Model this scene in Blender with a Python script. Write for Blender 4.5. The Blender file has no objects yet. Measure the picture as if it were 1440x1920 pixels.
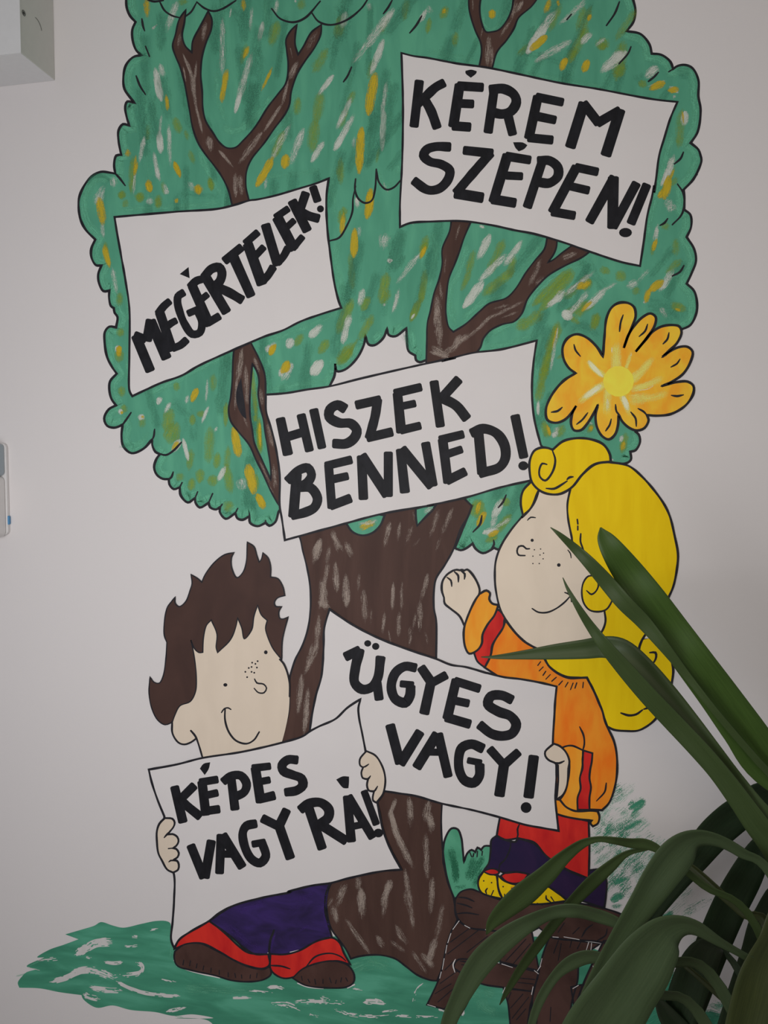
import bpy, math, random
from mathutils import Vector, Matrix, noise
from mathutils.geometry import tessellate_polygon
R = math.radians
random.seed(7)
scene = bpy.context.scene
COL = scene.collection

# ------------------------------------------------------------------ camera
F = 1442.0                       # focal length in pixels of a 1440 x 1920 frame
CAM = Vector((0.0, -1.70, 1.62))
YAW, PITCH, ROLL = R(11.5), R(-3.0), R(0.0)
cam_data = bpy.data.cameras.new('camera')
cam = bpy.data.objects.new('camera', cam_data)
COL.objects.link(cam)
cam_rot = Matrix.Rotation(YAW, 3, 'Z') @ Matrix.Rotation(R(90) + PITCH, 3, 'X') @ Matrix.Rotation(ROLL, 3, 'Z')
cam.matrix_world = Matrix.Translation(CAM) @ cam_rot.to_4x4()
cam_data.sensor_fit = 'VERTICAL'
cam_data.sensor_height = 24.0
cam_data.lens = 24.0 * F / 1920.0
cam_data.clip_start = 0.02
scene.camera = cam
scene.cycles.transparent_max_bounces = 48     # thin paint glazes lie over one another

# ------------------------------------------------------------------ light
world = bpy.data.worlds.new('room_light'); scene.world = world
world.use_nodes = True
world.node_tree.nodes['Background'].inputs[0].default_value = (0.86, 0.90, 1.0, 1)
world.node_tree.nodes['Background'].inputs[1].default_value = 0.20

def area(name, loc, target, sx, sy, power, col):
    d = bpy.data.lights.new(name, 'AREA'); d.shape = 'RECTANGLE'
    d.size, d.size_y, d.energy, d.color = sx, sy, power, col
    o = bpy.data.objects.new(name, d); COL.objects.link(o)
    o.location = loc
    o.rotation_euler = (Vector(target) - Vector(loc)).to_track_quat('-Z', 'Y').to_euler()
    return o
area('added_main_light', (-0.78, -1.85, 1.42), (-0.55, 0, 1.42), 0.9, 0.9, 17.0, (0.975, 0.975, 1.0))  # added main light, no window in view; set for the wall's bright centre
area('added_warm_fill', (0.05, -1.70, 1.80), (-0.1, 0, 1.66), 0.6, 0.5, 4.4, (1.0, 0.87, 0.70))  # added warm fill, no lamp in view; warms the wall toward the right

scene.view_settings.view_transform = 'Standard'
scene.view_settings.look = 'None'
scene.view_settings.gamma = 1.0
scene.view_settings.use_curve_mapping = False
scene.view_settings.exposure = 0.0

# ------------------------------------------------------------------ helpers
def ray(px, py):
    return (cam_rot @ Vector(((px - 720) / F, -(py - 960) / F, -1.0))).normalized()

def at(px, py, d=0.0):
    """the point of the plane d metres in front of the wall that the photograph shows at a pixel"""
    r = ray(px, py)
    t = (-d - CAM.y) / r.y
    return CAM + r * t

TILE = dict(A=(0, 0), K=(400, 0), L=(800, 0), J=(1040, 0), B=(130, 300), C=(130, 640), F=(480, 300), D=(480, 640), M=(700, 300),
            I=(1000, 300), H=(1000, 540), E=(800, 640), G=(820, 940), W=(1040, 900), X=(1040, 1240), O=(540, 1080), Q=(240, 1000),
            U=(240, 1300), R=(540, 1300), T=(780, 1380), V=(300, 1520), S=(580, 1520), Y=(780, 1520), Z=(1040, 1520), N=(0, 1520))

def pts(s):
    """'@A 10,20 30,40!' -> [(x, y, corner)] in pixels of the photograph; @A names the study crop the numbers are read in"""
    out = []; ox = oy = 0.0; k = 1.0
    for t in s.split():
        if t[0] == '@':
            if t == '@': ox = oy = 0.0; k = 1.0
            else: ox, oy = TILE[t[1:]]; k = 1 / 3.6
            continue
        c = t.endswith('!'); x, y = t.rstrip('!').split(',')
        out.append((ox + float(x) * k, oy + float(y) * k, c))
    return out

def catmull(seg, step=5.0):
    if len(seg) == 2: return [Vector(seg[0]), Vector(seg[1])]
    P = [Vector(p) for p in seg]
    P = [P[0] * 2 - P[1]] + P + [P[-1] * 2 - P[-2]]
    out = [P[1]]
    for i in range(1, len(P) - 2):
        p0, p1, p2, p3 = P[i - 1], P[i], P[i + 1], P[i + 2]
        d1 = max((p1 - p0).length, 1e-3) ** 0.5; d2 = max((p2 - p1).length, 1e-3) ** 0.5; d3 = max((p3 - p2).length, 1e-3) ** 0.5
        m1 = ((p1 - p0) / d1 - (p2 - p0) / (d1 + d2) + (p2 - p1) / d2) * d2
        m2 = ((p2 - p1) / d2 - (p3 - p1) / (d2 + d3) + (p3 - p2) / d3) * d2
        n = max(2, min(10, int((p2 - p1).length / step) + 1))
        for k in range(1, n + 1):
            t = k / n
            out.append(p1 * (2 * t**3 - 3 * t**2 + 1) + m1 * (t**3 - 2 * t**2 + t) + p2 * (-2 * t**3 + 3 * t**2) + m2 * (t**3 - t**2))
    return out

def smooth(raw, closed):
    xy = [(p[0], p[1]) for p in raw]; cr = [p[2] for p in raw]
    if closed:
        if any(cr):
            s = cr.index(True); xy = xy[s:] + xy[:s] + [xy[s]]; cr = cr[s:] + cr[:s] + [True]
        else:
            n = len(xy)
            full = catmull([xy[-2], xy[-1]] + xy + [xy[0], xy[1], xy[2]])
            a = min(range(len(full) // 2), key=lambda i: (full[i] - Vector(xy[0])).length)
            b = min(range(len(full) // 2, len(full)), key=lambda i: (full[i] - Vector(xy[0])).length)
            return full[a:b]
    else:
        cr[0] = cr[-1] = True
    idx = [i for i, c in enumerate(cr) if c]
    out = []
    for a, b in zip(idx[:-1], idx[1:]):
        s = catmull(xy[a:b + 1])
        out += s if not out else s[1:]
    return out[:-1] if closed else out

def curve(s, closed=False): return smooth(pts(s), closed)

COATS = [0]
class Paint:
    """collects coats of paint on the wall in pixels of the photograph and turns them into one mesh lying on the wall"""
    def __init__(self, layer, soft=False):
        self.soft = soft
        self.v, self.f, self.uv, self.den = [], [], [], []
        COATS[0] += 1; self.layer = layer; self.n = COATS[0] % 12 * 6
    def add(self, P, faces, uv=None, den=None):
        base = len(self.v)
        off = 0.0003 + self.layer * 0.00004 + self.n * 0.0000004; self.n += 1
        for i, p in enumerate(P):
            self.v.append(at(p[0], p[1], off))
            self.uv.append(uv[i] if uv else (p[0] / 100, p[1] / 100)); self.den.append(den[i] if den else 1.0)
        self.f += [tuple(base + k for k in f) for f in faces]
    def fill(self, poly, holes=()):
        loops = [[Vector((p[0], p[1], 0)) for p in poly]] + [[Vector((p[0], p[1], 0)) for p in h] for h in holes]
        flat = [p for l in loops for p in l]
        tri = []
        for t in tessellate_polygon(loops):
            a, b, c = (flat[k] for k in t)
            area2 = (b - a).cross(c - a).z
            tri.append(t if area2 < 0 else (t[0], t[2], t[1]))
        self.add(flat, tri)
        return self
    def line(self, P, w, closed=False, taper=0.0, wob=0.14, cap=True, den=None, soft=None):
        """a ribbon of width w along P"""
        P = [Vector((p[0], p[1])) for p in P]
        Q = [P[0]]
        for p in P[1:]:
            if (p - Q[-1]).length > 0.25: Q.append(p)
        P = Q
        if len(P) < 2: return self
        if soft is None: soft = self.soft
        if soft and den is not None:
            Q = [P[0]]
            for a, b in zip(P[:-1], P[1:]):
                k = max(1, int((b - a).length / 3.5))
                Q += [a.lerp(b, i / k) for i in range(1, k + 1)]
            P = Q
        if closed and (P[0] - P[-1]).length > 0.3: P = P + [P[0]]
        n = len(P); V, UV, DEN = [], [], []; L = 0.0; sd = random.random() * 50
        tot = sum((P[i + 1] - P[i]).length for i in range(n - 1))
        for i, p in enumerate(P):
            a = P[i - 1] if i > 0 else (P[-2] if closed else p)
            b = P[i + 1] if i < n - 1 else (P[1] if closed else p)
            d1 = (p - a); d2 = (b - p)
            d1 = d1.normalized() if d1.length > 1e-6 else d2.normalized()
            d2 = d2.normalized() if d2.length > 1e-6 else d1
            t = d1 + d2
            t = t.normalized() if t.length > 0.35 else d1
            nr = Vector((-t.y, t.x))
            m = 1.0 / max(0.62, abs(nr.dot(Vector((-d1.y, d1.x)))))
            if i: L += (p - P[i - 1]).length
            ww = w * (1 + wob * noise.noise(Vector((L * 0.05, sd, 0))) * 2)
            if taper and not closed:
                ww *= 1 - taper * (1 - min(1.0, L / (0.35 * tot + 1e-6), (tot - L) / (0.35 * tot + 1e-6))) ** 2
            V += [p + nr * ww * 0.5 * m, p - nr * ww * 0.5 * m]
            UV += [(L / 30 + sd, -1), (L / 30 + sd, 1)]
            u = L / tot
            dd = 1.0 if den is None else den[0] + (den[1] - den[0]) * u
            if soft and den is not None: dd -= 0.5 * max(0, 1 - min(L, tot - L) / min(14.0, tot * .3)) ** 1.5
            DEN += [dd, dd]
        faces = [(2 * i, 2 * i + 1, 2 * i + 3, 2 * i + 2) for i in range(n - 1)]
        if den is not None and not soft: return self.bristles(P, V, den, w, tot)
        if soft: cap = False
        if cap and not closed:
            for end, s in ((0, -1), (n - 1, 1)):
                p = P[end]; q = P[1] if end == 0 else P[n - 2]
                t = (p - q).normalized(); h = (V[2 * end] - V[2 * end + 1]) * 0.5; c = (V[2 * end] + V[2 * end + 1]) * 0.5
                k = min(w * 0.5, 3.2 if w > 12 else w * 0.5)
                base = len(V)
                new = [c + h * 0.93 + t * k * 0.55, c + h * 0.62 + t * k, c - h * 0.62 + t * k, c - h * 0.93 + t * k * 0.55]
                V += new; UV += [(UV[2 * end][0], v) for v in (-0.93, -0.62, 0.62, 0.93)]; DEN += [DEN[2 * end]] * 4
                faces.append((2 * end, base, base + 1, base + 2, base + 3, 2 * end + 1))
        self.add(V, faces, UV, DEN)
        return self
    def bristles(self, P, V, den, w, tot):
        """a dry brush stroke: parallel hair tracks that break off where the paint runs out"""
        n = len(P)
        cum = [0.0]
        for i in range(1, n): cum.append(cum[-1] + (P[i] - P[i - 1]).length)
        L, Rr = [V[2 * i] for i in range(n)], [V[2 * i + 1] for i in range(n)]
        st = 2.6 if tot < 200 else 4.0
        m = max(3, int(tot / st)); nb = max(2, int(w / 1.15)); sd = random.random() * 90
        A, B, j = [], [], 0
        for k in range(m + 1):
            s = min(tot * k / m, cum[-1])
            while j < n - 2 and cum[j + 1] < s: j += 1
            t = (s - cum[j]) / max(1e-6, cum[j + 1] - cum[j]); t = min(max(t, 0), 1)
            A.append(L[j].lerp(L[j + 1], t)); B.append(Rr[j].lerp(Rr[j + 1], t))
        VV, FF = [], []
        for b in range(nb):
            v0, v1 = b / nb, (b + 1) / nb; vm = (v0 + v1) / 2; e = abs(vm * 2 - 1)
            s0 = random.uniform(0, .10) + .10 * e * e; s1 = 1 - random.uniform(0, .16) - .10 * e * e
            on = []
            for k in range(m):
                u = (k + .5) / m; d = den[0] + (den[1] - den[0]) * u
                q = .5 + .62 * noise.noise(Vector((sd + b * .55, u * tot * .035, 0))) + .42 * noise.noise(Vector((sd + b * 1.9, u * tot * .13, 5)))
                on.append(s0 <= u <= s1 and q < d * 1.22 - .16 * e ** 3 - .12)
            k = 0
            while k < m:
                if not on[k]: k += 1; continue
                a = k
                while k < m and on[k]: k += 1
                base = len(VV)
                VV.append(A[a].lerp(B[a], vm))
                for i in range(a, k):
                    uu = .5 if i < k - 1 else .25
                    p, q_ = A[i].lerp(A[i + 1], uu), B[i].lerp(B[i + 1], uu)
                    VV += [p.lerp(q_, v0), p.lerp(q_, v1)]
                VV.append(A[k].lerp(B[k], vm))
                c = k - a
                FF.append((base, base + 2, base + 1))
                for i in range(c - 1): o_ = base + 1 + 2 * i; FF.append((o_, o_ + 1, o_ + 3, o_ + 2))
                FF.append((base + 2 * c - 1, base + 2 * c, base + 2 * c + 1))
        if VV: self.add(VV, FF)
        return self
    def dot(self, x, y, rx, ry=None, a=0.0):
        ry = ry or rx; n = 14
        P = [Vector((x + math.cos(k / n * 6.2832) * rx * math.cos(a) - math.sin(k / n * 6.2832) * ry * math.sin(a),
                     y + math.cos(k / n * 6.2832) * rx * math.sin(a) + math.sin(k / n * 6.2832) * ry * math.cos(a))) for k in range(n)]
        self.add(P, [tuple(reversed(range(n)))])
        return self
    def build(self, name, mat, parent, label=None, kind=None):
        org = world_of(parent)
        me = bpy.data.meshes.new(name)
        me.from_pydata([v - org for v in self.v], [], self.f)
        uvl = me.uv_layers.new(name='UVMap')
        for l in me.loops: uvl.data[l.index].uv = self.uv[l.vertex_index]
        at_ = me.attributes.new('coverage', 'FLOAT', 'POINT')
        for i, d in enumerate(self.den): at_.data[i].value = d
        me.materials.append(mat)
        o = bpy.data.objects.new(name, me); COL.objects.link(o); o.parent = parent
        if label: o['label'] = label
        if kind: o['kind'] = kind
        return o

def world_of(o):
    v = Vector((0, 0, 0))
    while o: v += o.location; o = o.parent
    return v

def mesh_obj(name, verts, faces, mat, parent=None, smooth_=False, label=None, bevel=0):
    me = bpy.data.meshes.new(name)
    org = world_of(parent)
    me.from_pydata([Vector(v) - org for v in verts], [], faces)
    me.materials.append(mat)
    if smooth_:
        for p in me.polygons: p.use_smooth = True
    o = bpy.data.objects.new(name, me); COL.objects.link(o); o.parent = parent
    if bevel:
        b = o.modifiers.new('bevel', 'BEVEL'); b.width = bevel; b.segments = 3; b.limit_method = 'ANGLE'
    if label: o['label'] = label
    return o

def box(x0, x1, y0, y1, z0, z1):
    v = [(x, y, z) for z in (z0, z1) for y in (y0, y1) for x in (x0, x1)]
    f = [(0, 2, 3, 1), (4, 5, 7, 6), (0, 1, 5, 4), (2, 6, 7, 3), (0, 4, 6, 2), (1, 3, 7, 5)]
    return v, f

def empty(name, loc, label, cat, group=None):
    o = bpy.data.objects.new(name, None); COL.objects.link(o); o.location = loc
    o.empty_display_size = 0.1
    o['label'] = label; o['category'] = cat
    if group: o['group'] = group
    return o

# ------------------------------------------------------------------ materials
def lin(c):
    c /= 255.0
    return c / 12.92 if c <= 0.04045 else ((c + 0.055) / 1.055) ** 2.4
KEY = 1.42        # a wall of albedo 0.78 is shown at about 195
def rgb(r, g, b): return tuple(min(0.97, lin(c) * KEY) for c in (r, g, b)) + (1,)

def base_mat(name):
    m = bpy.data.materials.new(name); m.use_nodes = True
    return m, m.node_tree.nodes, m.node_tree.links, m.node_tree.nodes['Principled BSDF']

def paint_mat(name, c1, c2=None, rough=0.55, scale=(18, 18, 3), detail=4, contrast=(0.35, 0.65), bump=0.12, c3=None):
    """brushed wall paint: a stretched noise mixes two tones and lifts faint bristle ridges"""
    m, N, Lk, B = base_mat(name)
    B.inputs['Roughness'].default_value = rough
    B.inputs['Specular IOR Level'].default_value = 0.12
    tc = N.new('ShaderNodeTexCoord'); mp = N.new('ShaderNodeMapping'); mp.inputs['Scale'].default_value = scale
    Lk.new(tc.outputs['Object'], mp.inputs[0])
    nz = N.new('ShaderNodeTexNoise'); nz.inputs['Scale'].default_value = 1.0; nz.inputs['Detail'].default_value = detail
    nz.inputs['Distortion'].default_value = 0.6
    Lk.new(mp.outputs[0], nz.inputs['Vector'])
    if c2 is not None:
        rp = N.new('ShaderNodeValToRGB')
        rp.color_ramp.elements[0].position, rp.color_ramp.elements[1].position = contrast
        rp.color_ramp.elements[0].color, rp.color_ramp.elements[1].color = c1, c2
        if c3:
            e = rp.color_ramp.elements.new(0.5 * sum(contrast)); e.color = c3
        Lk.new(nz.outputs[0], rp.inputs[0]); Lk.new(rp.outputs[0], B.inputs['Base Color'])
    else: B.inputs['Base Color'].default_value = c1
    mp2 = N.new('ShaderNodeMapping'); mp2.inputs['Scale'].default_value = tuple(s * 9 for s in scale)
    Lk.new(tc.outputs['Object'], mp2.inputs[0])
    n2 = N.new('ShaderNodeTexNoise'); n2.inputs['Scale'].default_value = 1.0; n2.inputs['Detail'].default_value = 3
    Lk.new(mp2.outputs[0], n2.inputs['Vector'])
    bp = N.new('ShaderNodeBump'); bp.inputs['Strength'].default_value = bump; bp.inputs['Distance'].default_value = 0.0015
    Lk.new(n2.outputs[0], bp.inputs['Height']); Lk.new(bp.outputs[0], B.inputs['Normal'])
    return m

def dry_mat(name, col, col2=None, stretch=5.0, hard=7.0, rough=0.6):
    return paint_mat(name, col, col2 or tuple(c * .93 for c in col[:3]) + (1,), rough=rough, scale=(70, 70, 26), bump=0.05)

def soft_mat(name, col, col2=None, hard=3.0, opacity=0.9, grain=2.0, stretch=7.0, base=0.0):
    """a thin glaze of paint: bristle streaks let the coat below shine through, the ends run dry"""
    m, N, Lk, B = base_mat(name)
    B.inputs['Roughness'].default_value = 0.6; B.inputs['Specular IOR Level'].default_value = 0.1
    def math_(op, a, b, clamp=False):
        n_ = N.new('ShaderNodeMath'); n_.operation = op; n_.use_clamp = clamp
        for i_, s_ in enumerate((a, b)):
            if isinstance(s_, (int, float)): n_.inputs[i_].default_value = s_
            else: Lk.new(s_, n_.inputs[i_])
        return n_.outputs[0]
    uv = N.new('ShaderNodeUVMap'); uv.uv_map = 'UVMap'
    mp = N.new('ShaderNodeMapping'); mp.inputs['Scale'].default_value = (1.3, stretch, 1); Lk.new(uv.outputs[0], mp.inputs[0])
    nz = N.new('ShaderNodeTexNoise'); nz.inputs['Scale'].default_value = 1.0; nz.inputs['Detail'].default_value = 4; nz.inputs['Roughness'].default_value = 0.6
    Lk.new(mp.outputs[0], nz.inputs['Vector'])
    tc = N.new('ShaderNodeTexCoord'); n2 = N.new('ShaderNodeTexNoise'); n2.inputs['Scale'].default_value = 420; n2.inputs['Detail'].default_value = 2
    Lk.new(tc.outputs['Object'], n2.inputs['Vector'])
    at_ = N.new('ShaderNodeAttribute'); at_.attribute_name = 'coverage'
    sp = N.new('ShaderNodeSeparateXYZ'); Lk.new(uv.outputs[0], sp.inputs[0])
    e = math_('MULTIPLY', math_('POWER', math_('ABSOLUTE', sp.outputs[1], 0), 2.2), -0.55)
    q = math_('ADD', at_.outputs['Fac'], e)
    q = math_('ADD', q, math_('MULTIPLY', math_('SUBTRACT', nz.outputs[0], 0.5), grain))
    q = math_('ADD', q, math_('MULTIPLY', math_('SUBTRACT', n2.outputs[0], 0.5), 1.1))
    q = math_('MULTIPLY', math_('SUBTRACT', q, 0.42 - base), hard, False)
    q = math_('ADD', q, 0.5, True)
    k = math_('MULTIPLY', q, opacity)
    if col2:
        mx = N.new('ShaderNodeMix'); mx.data_type = 'RGBA'
        mx.inputs['A'].default_value, mx.inputs['B'].default_value = col, col2
        n3 = N.new('ShaderNodeTexNoise'); n3.inputs['Scale'].default_value = 1.1; Lk.new(mp.outputs[0], n3.inputs['Vector'])
        r3 = N.new('ShaderNodeMapRange'); r3.inputs[1].default_value = 0.35; r3.inputs[2].default_value = 0.65
        Lk.new(n3.outputs[0], r3.inputs[0]); Lk.new(r3.outputs[0], mx.inputs['Factor']); Lk.new(mx.outputs['Result'], B.inputs['Base Color'])
    else: B.inputs['Base Color'].default_value = col
    tr = N.new('ShaderNodeBsdfTransparent'); ms = N.new('ShaderNodeMixShader')
    Lk.new(k, ms.inputs[0]); Lk.new(tr.outputs[0], ms.inputs[1]); Lk.new(B.outputs[0], ms.inputs[2])
    Lk.new(ms.outputs[0], N['Material Output'].inputs['Surface'])
    m['soft'] = 1
    return m

def plain_mat(name, col, rough=0.5, spec=0.3):
    m, N, Lk, B = base_mat(name)
    tc = N.new('ShaderNodeTexCoord'); nz = N.new('ShaderNodeTexNoise'); nz.inputs['Scale'].default_value = 60
    Lk.new(tc.outputs['Object'], nz.inputs['Vector'])
    mx = N.new('ShaderNodeMix'); mx.data_type = 'RGBA'; mx.inputs['A'].default_value = col
    mx.inputs['B'].default_value = tuple(c * 0.93 for c in col[:3]) + (1,)
    Lk.new(nz.outputs[0], mx.inputs['Factor']); Lk.new(mx.outputs['Result'], B.inputs['Base Color'])
    B.inputs['Roughness'].default_value = rough; B.inputs['Specular IOR Level'].default_value = spec
    return m

def wall_mat():
    m, N, Lk, B = base_mat('wall_paint')
    B.inputs['Roughness'].default_value = 0.75; B.inputs['Specular IOR Level'].default_value = 0.15
    tc = N.new('ShaderNodeTexCoord')
    n1 = N.new('ShaderNodeTexNoise'); n1.inputs['Scale'].default_value = 2.2; n1.inputs['Detail'].default_value = 3
    Lk.new(tc.outputs['Object'], n1.inputs['Vector'])
    mx = N.new('ShaderNodeMix'); mx.data_type = 'RGBA'
    mx.inputs['A'].default_value = (0.775, 0.737, 0.73, 1); mx.inputs['B'].default_value = (0.80, 0.762, 0.752, 1)
    Lk.new(n1.outputs[0], mx.inputs['Factor']); Lk.new(mx.outputs['Result'], B.inputs['Base Color'])
    n2 = N.new('ShaderNodeTexNoise'); n2.inputs['Scale'].default_value = 260; n2.inputs['Detail'].default_value = 3
    Lk.new(tc.outputs['Object'], n2.inputs['Vector'])
    bp = N.new('ShaderNodeBump'); bp.inputs['Strength'].default_value = 0.16; bp.inputs['Distance'].default_value = 0.001
    Lk.new(n2.outputs[0], bp.inputs['Height']); Lk.new(bp.outputs[0], B.inputs['Normal'])
    return m

M = {}
M['wall'] = wall_mat()
M['green'] = paint_mat('crown_green', rgb(70, 133, 108), rgb(84, 151, 122), scale=(26, 26, 6), c3=rgb(76, 141, 115), contrast=(.3, .7))
M['green_light'] = soft_mat('light_green_glaze', rgb(102, 176, 144), rgb(92, 162, 131), hard=1.6, opacity=.85, grain=2.4, stretch=8)
M['green_dark'] = soft_mat('dark_green_glaze', rgb(62, 122, 98), rgb(66, 128, 103), hard=1.2, opacity=.5, grain=1.2, stretch=4)
M['grass'] = paint_mat('grass_green', rgb(58, 122, 98), rgb(80, 150, 124), scale=(5, 5, 26), c3=rgb(66, 134, 108))
M['bush'] = paint_mat('bush_green', rgb(64, 132, 102), rgb(84, 152, 122), scale=(18, 18, 8))
M['bush_dark'] = soft_mat('bush_dark_green', rgb(40, 100, 74), rgb(46, 110, 82), hard=1.6, opacity=.85, grain=1.2)
M['brown'] = paint_mat('bark_brown', rgb(64, 46, 41), rgb(74, 54, 48), scale=(24, 24, 4))
M['hair_brown'] = paint_mat('hair_brown', rgb(62, 45, 41), rgb(69, 50, 45), scale=(14, 14, 8), bump=0.05)
M['log'] = paint_mat('log_brown', rgb(60, 42, 38), rgb(76, 54, 49), scale=(14, 14, 10))
M['black'] = paint_mat('marker_black', rgb(24, 24, 27), rgb(31, 31, 35), rough=0.5, scale=(60, 60, 30), bump=0.06)
M['line'] = paint_mat('outline_black', rgb(30, 30, 35), rgb(38, 37, 41), rough=0.5, scale=(60, 60, 30), bump=0.03)
M['sheet'] = paint_mat('sign_white', (0.79, 0.75, 0.742, 1), (0.808, 0.77, 0.76, 1), scale=(6, 6, 6), bump=0.03, rough=0.7)
M['skin'] = paint_mat('skin_cream', rgb(196, 182, 165), rgb(200, 186, 169), scale=(20, 20, 6), bump=0.05)
M['skin_girl'] = paint_mat('girl_skin_cream', rgb(200, 186, 168), rgb(206, 192, 174), scale=(14, 14, 6), bump=0.05)
M['yellow'] = paint_mat('hair_yellow', rgb(210, 176, 8), rgb(216, 184, 14), scale=(40, 40, 7), bump=0.06)
M['orange'] = paint_mat('blouse_orange', rgb(214, 108, 26), rgb(226, 134, 38), scale=(26, 26, 8))
M['cuff'] = paint_mat('cuff_orange', rgb(216, 134, 36), rgb(226, 152, 48), scale=(26, 26, 8))
M['flower'] = paint_mat('flower_orange', rgb(226, 150, 40), rgb(236, 178, 52), scale=(26, 26, 14))
M['red'] = paint_mat('cloth_red', rgb(172, 30, 32), rgb(196, 46, 38), scale=(20, 20, 8))
M['purple'] = paint_mat('trouser_purple', rgb(38, 30, 60), rgb(54, 39, 92), scale=(12, 12, 26))
M['purple_dark'] = paint_mat('legging_purple', rgb(34, 27, 56), rgb(46, 31, 62), scale=(14, 14, 14))
M['d_white'] = soft_mat('white_dry_brush', rgb(194, 196, 187), rgb(180, 188, 178), hard=1.8, opacity=.85, grain=3.0, stretch=11)
M['d_wall'] = dry_mat('bare_wall_streak', (0.74, 0.72, 0.70, 1), hard=9.0)
M['d_yellow'] = soft_mat('yellow_brush', rgb(196, 164, 40), rgb(154, 146, 46), hard=1.8, opacity=.88, grain=2.2, stretch=9)
M['d_olive'] = soft_mat('olive_brush', rgb(110, 150, 60), rgb(140, 154, 58), hard=1.0, opacity=.8, grain=1.6, stretch=9)
M['d_bark'] = soft_mat('bark_dry_brush', rgb(172, 160, 150), rgb(140, 124, 114), hard=1.8, opacity=.72, grain=3.2, stretch=11)
M['d_pale'] = soft_mat('pale_yellow_brush', rgb(232, 208, 92), rgb(234, 214, 120), hard=1.6, opacity=.82, grain=1.0)
M['d_flower_white'] = soft_mat('flower_white_brush', rgb(226, 222, 196), rgb(230, 214, 150), hard=2.0, opacity=.9, grain=1.4)
M['d_paleway'] = dry_mat('flower_centre_yellow', rgb(232, 198, 70), rgb(226, 186, 60), hard=5.0, stretch=3)
M['d_grass'] = soft_mat('grass_dry_brush', rgb(48, 122, 94), rgb(74, 146, 118), hard=4.0, opacity=.9, grain=2.8, stretch=9.0)
M['d_wash'] = soft_mat('grass_wash', rgb(112, 170, 146), rgb(132, 182, 160), hard=1.6, opacity=.6, grain=2.8, stretch=9.0)
M['d_streak'] = soft_mat('paint_streak', rgb(200, 120, 40), rgb(190, 100, 40), hard=1.4, opacity=.7)

# ------------------------------------------------------------------ the room
WX0, WX1, CEIL = -3.2, 2.6, 2.85
def structure(name, v, f, mat):
    o = mesh_obj(name, v, f, mat); o['kind'] = 'structure'; return o
M['floor'] = plain_mat('floor_vinyl', (0.34, 0.30, 0.26, 1), 0.45)
M['ceil'] = plain_mat('ceiling_white', (0.8, 0.79, 0.77, 1), 0.8)
M['base'] = plain_mat('baseboard_grey', (0.45, 0.42, 0.39, 1), 0.5)
structure('wall_back', *box(WX0, WX1, 0.0, 0.12, 0, CEIL), M['wall'])
structure('floor', *box(WX0, WX1, -3.6, 0.12, -0.06, 0.0), M['floor'])
structure('ceiling', *box(WX0, WX1, -3.6, 0.12, CEIL, CEIL + 0.06), M['ceil'])
structure('baseboard_back', *box(WX0, WX1, -0.012, 0.0, 0.0, 0.07), M['base'])
# ------------------------------------------------------------------ the mural
c0 = at(720, 1500); mural = empty('wall_mural', (c0.x, 0.0, 0.45), 'colourful hand-painted mural of tree, two children and five lettered signs on white wall', 'mural')

LW = 3.6   # usual width of the marker outline, pixels

def coat(name, layer, polys, mat, parent, label=None, holes=(), outline=True, lw=LW, lines=(), closed_line=True):
    """a flat area of colour, its marker outline as a child"""
    p = Paint(layer); P = [curve(s, True) for s in polys]; Hs = [curve(s, True) for s in holes]
    for k, q in enumerate(P): p.fill(q, Hs if k == 0 else ())
    o = p.build(name, mat, parent, label)
    own = o if parent is mural else parent
    if outline or lines:
        l = Paint(layer + 2)
        if outline:
            for q in P + Hs: l.line(q, lw * 1.1, closed=True)
        for s in lines: l.line(curve(s), lw, taper=0.35)
        l.build('outline', M['line'], own)
    return o

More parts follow.
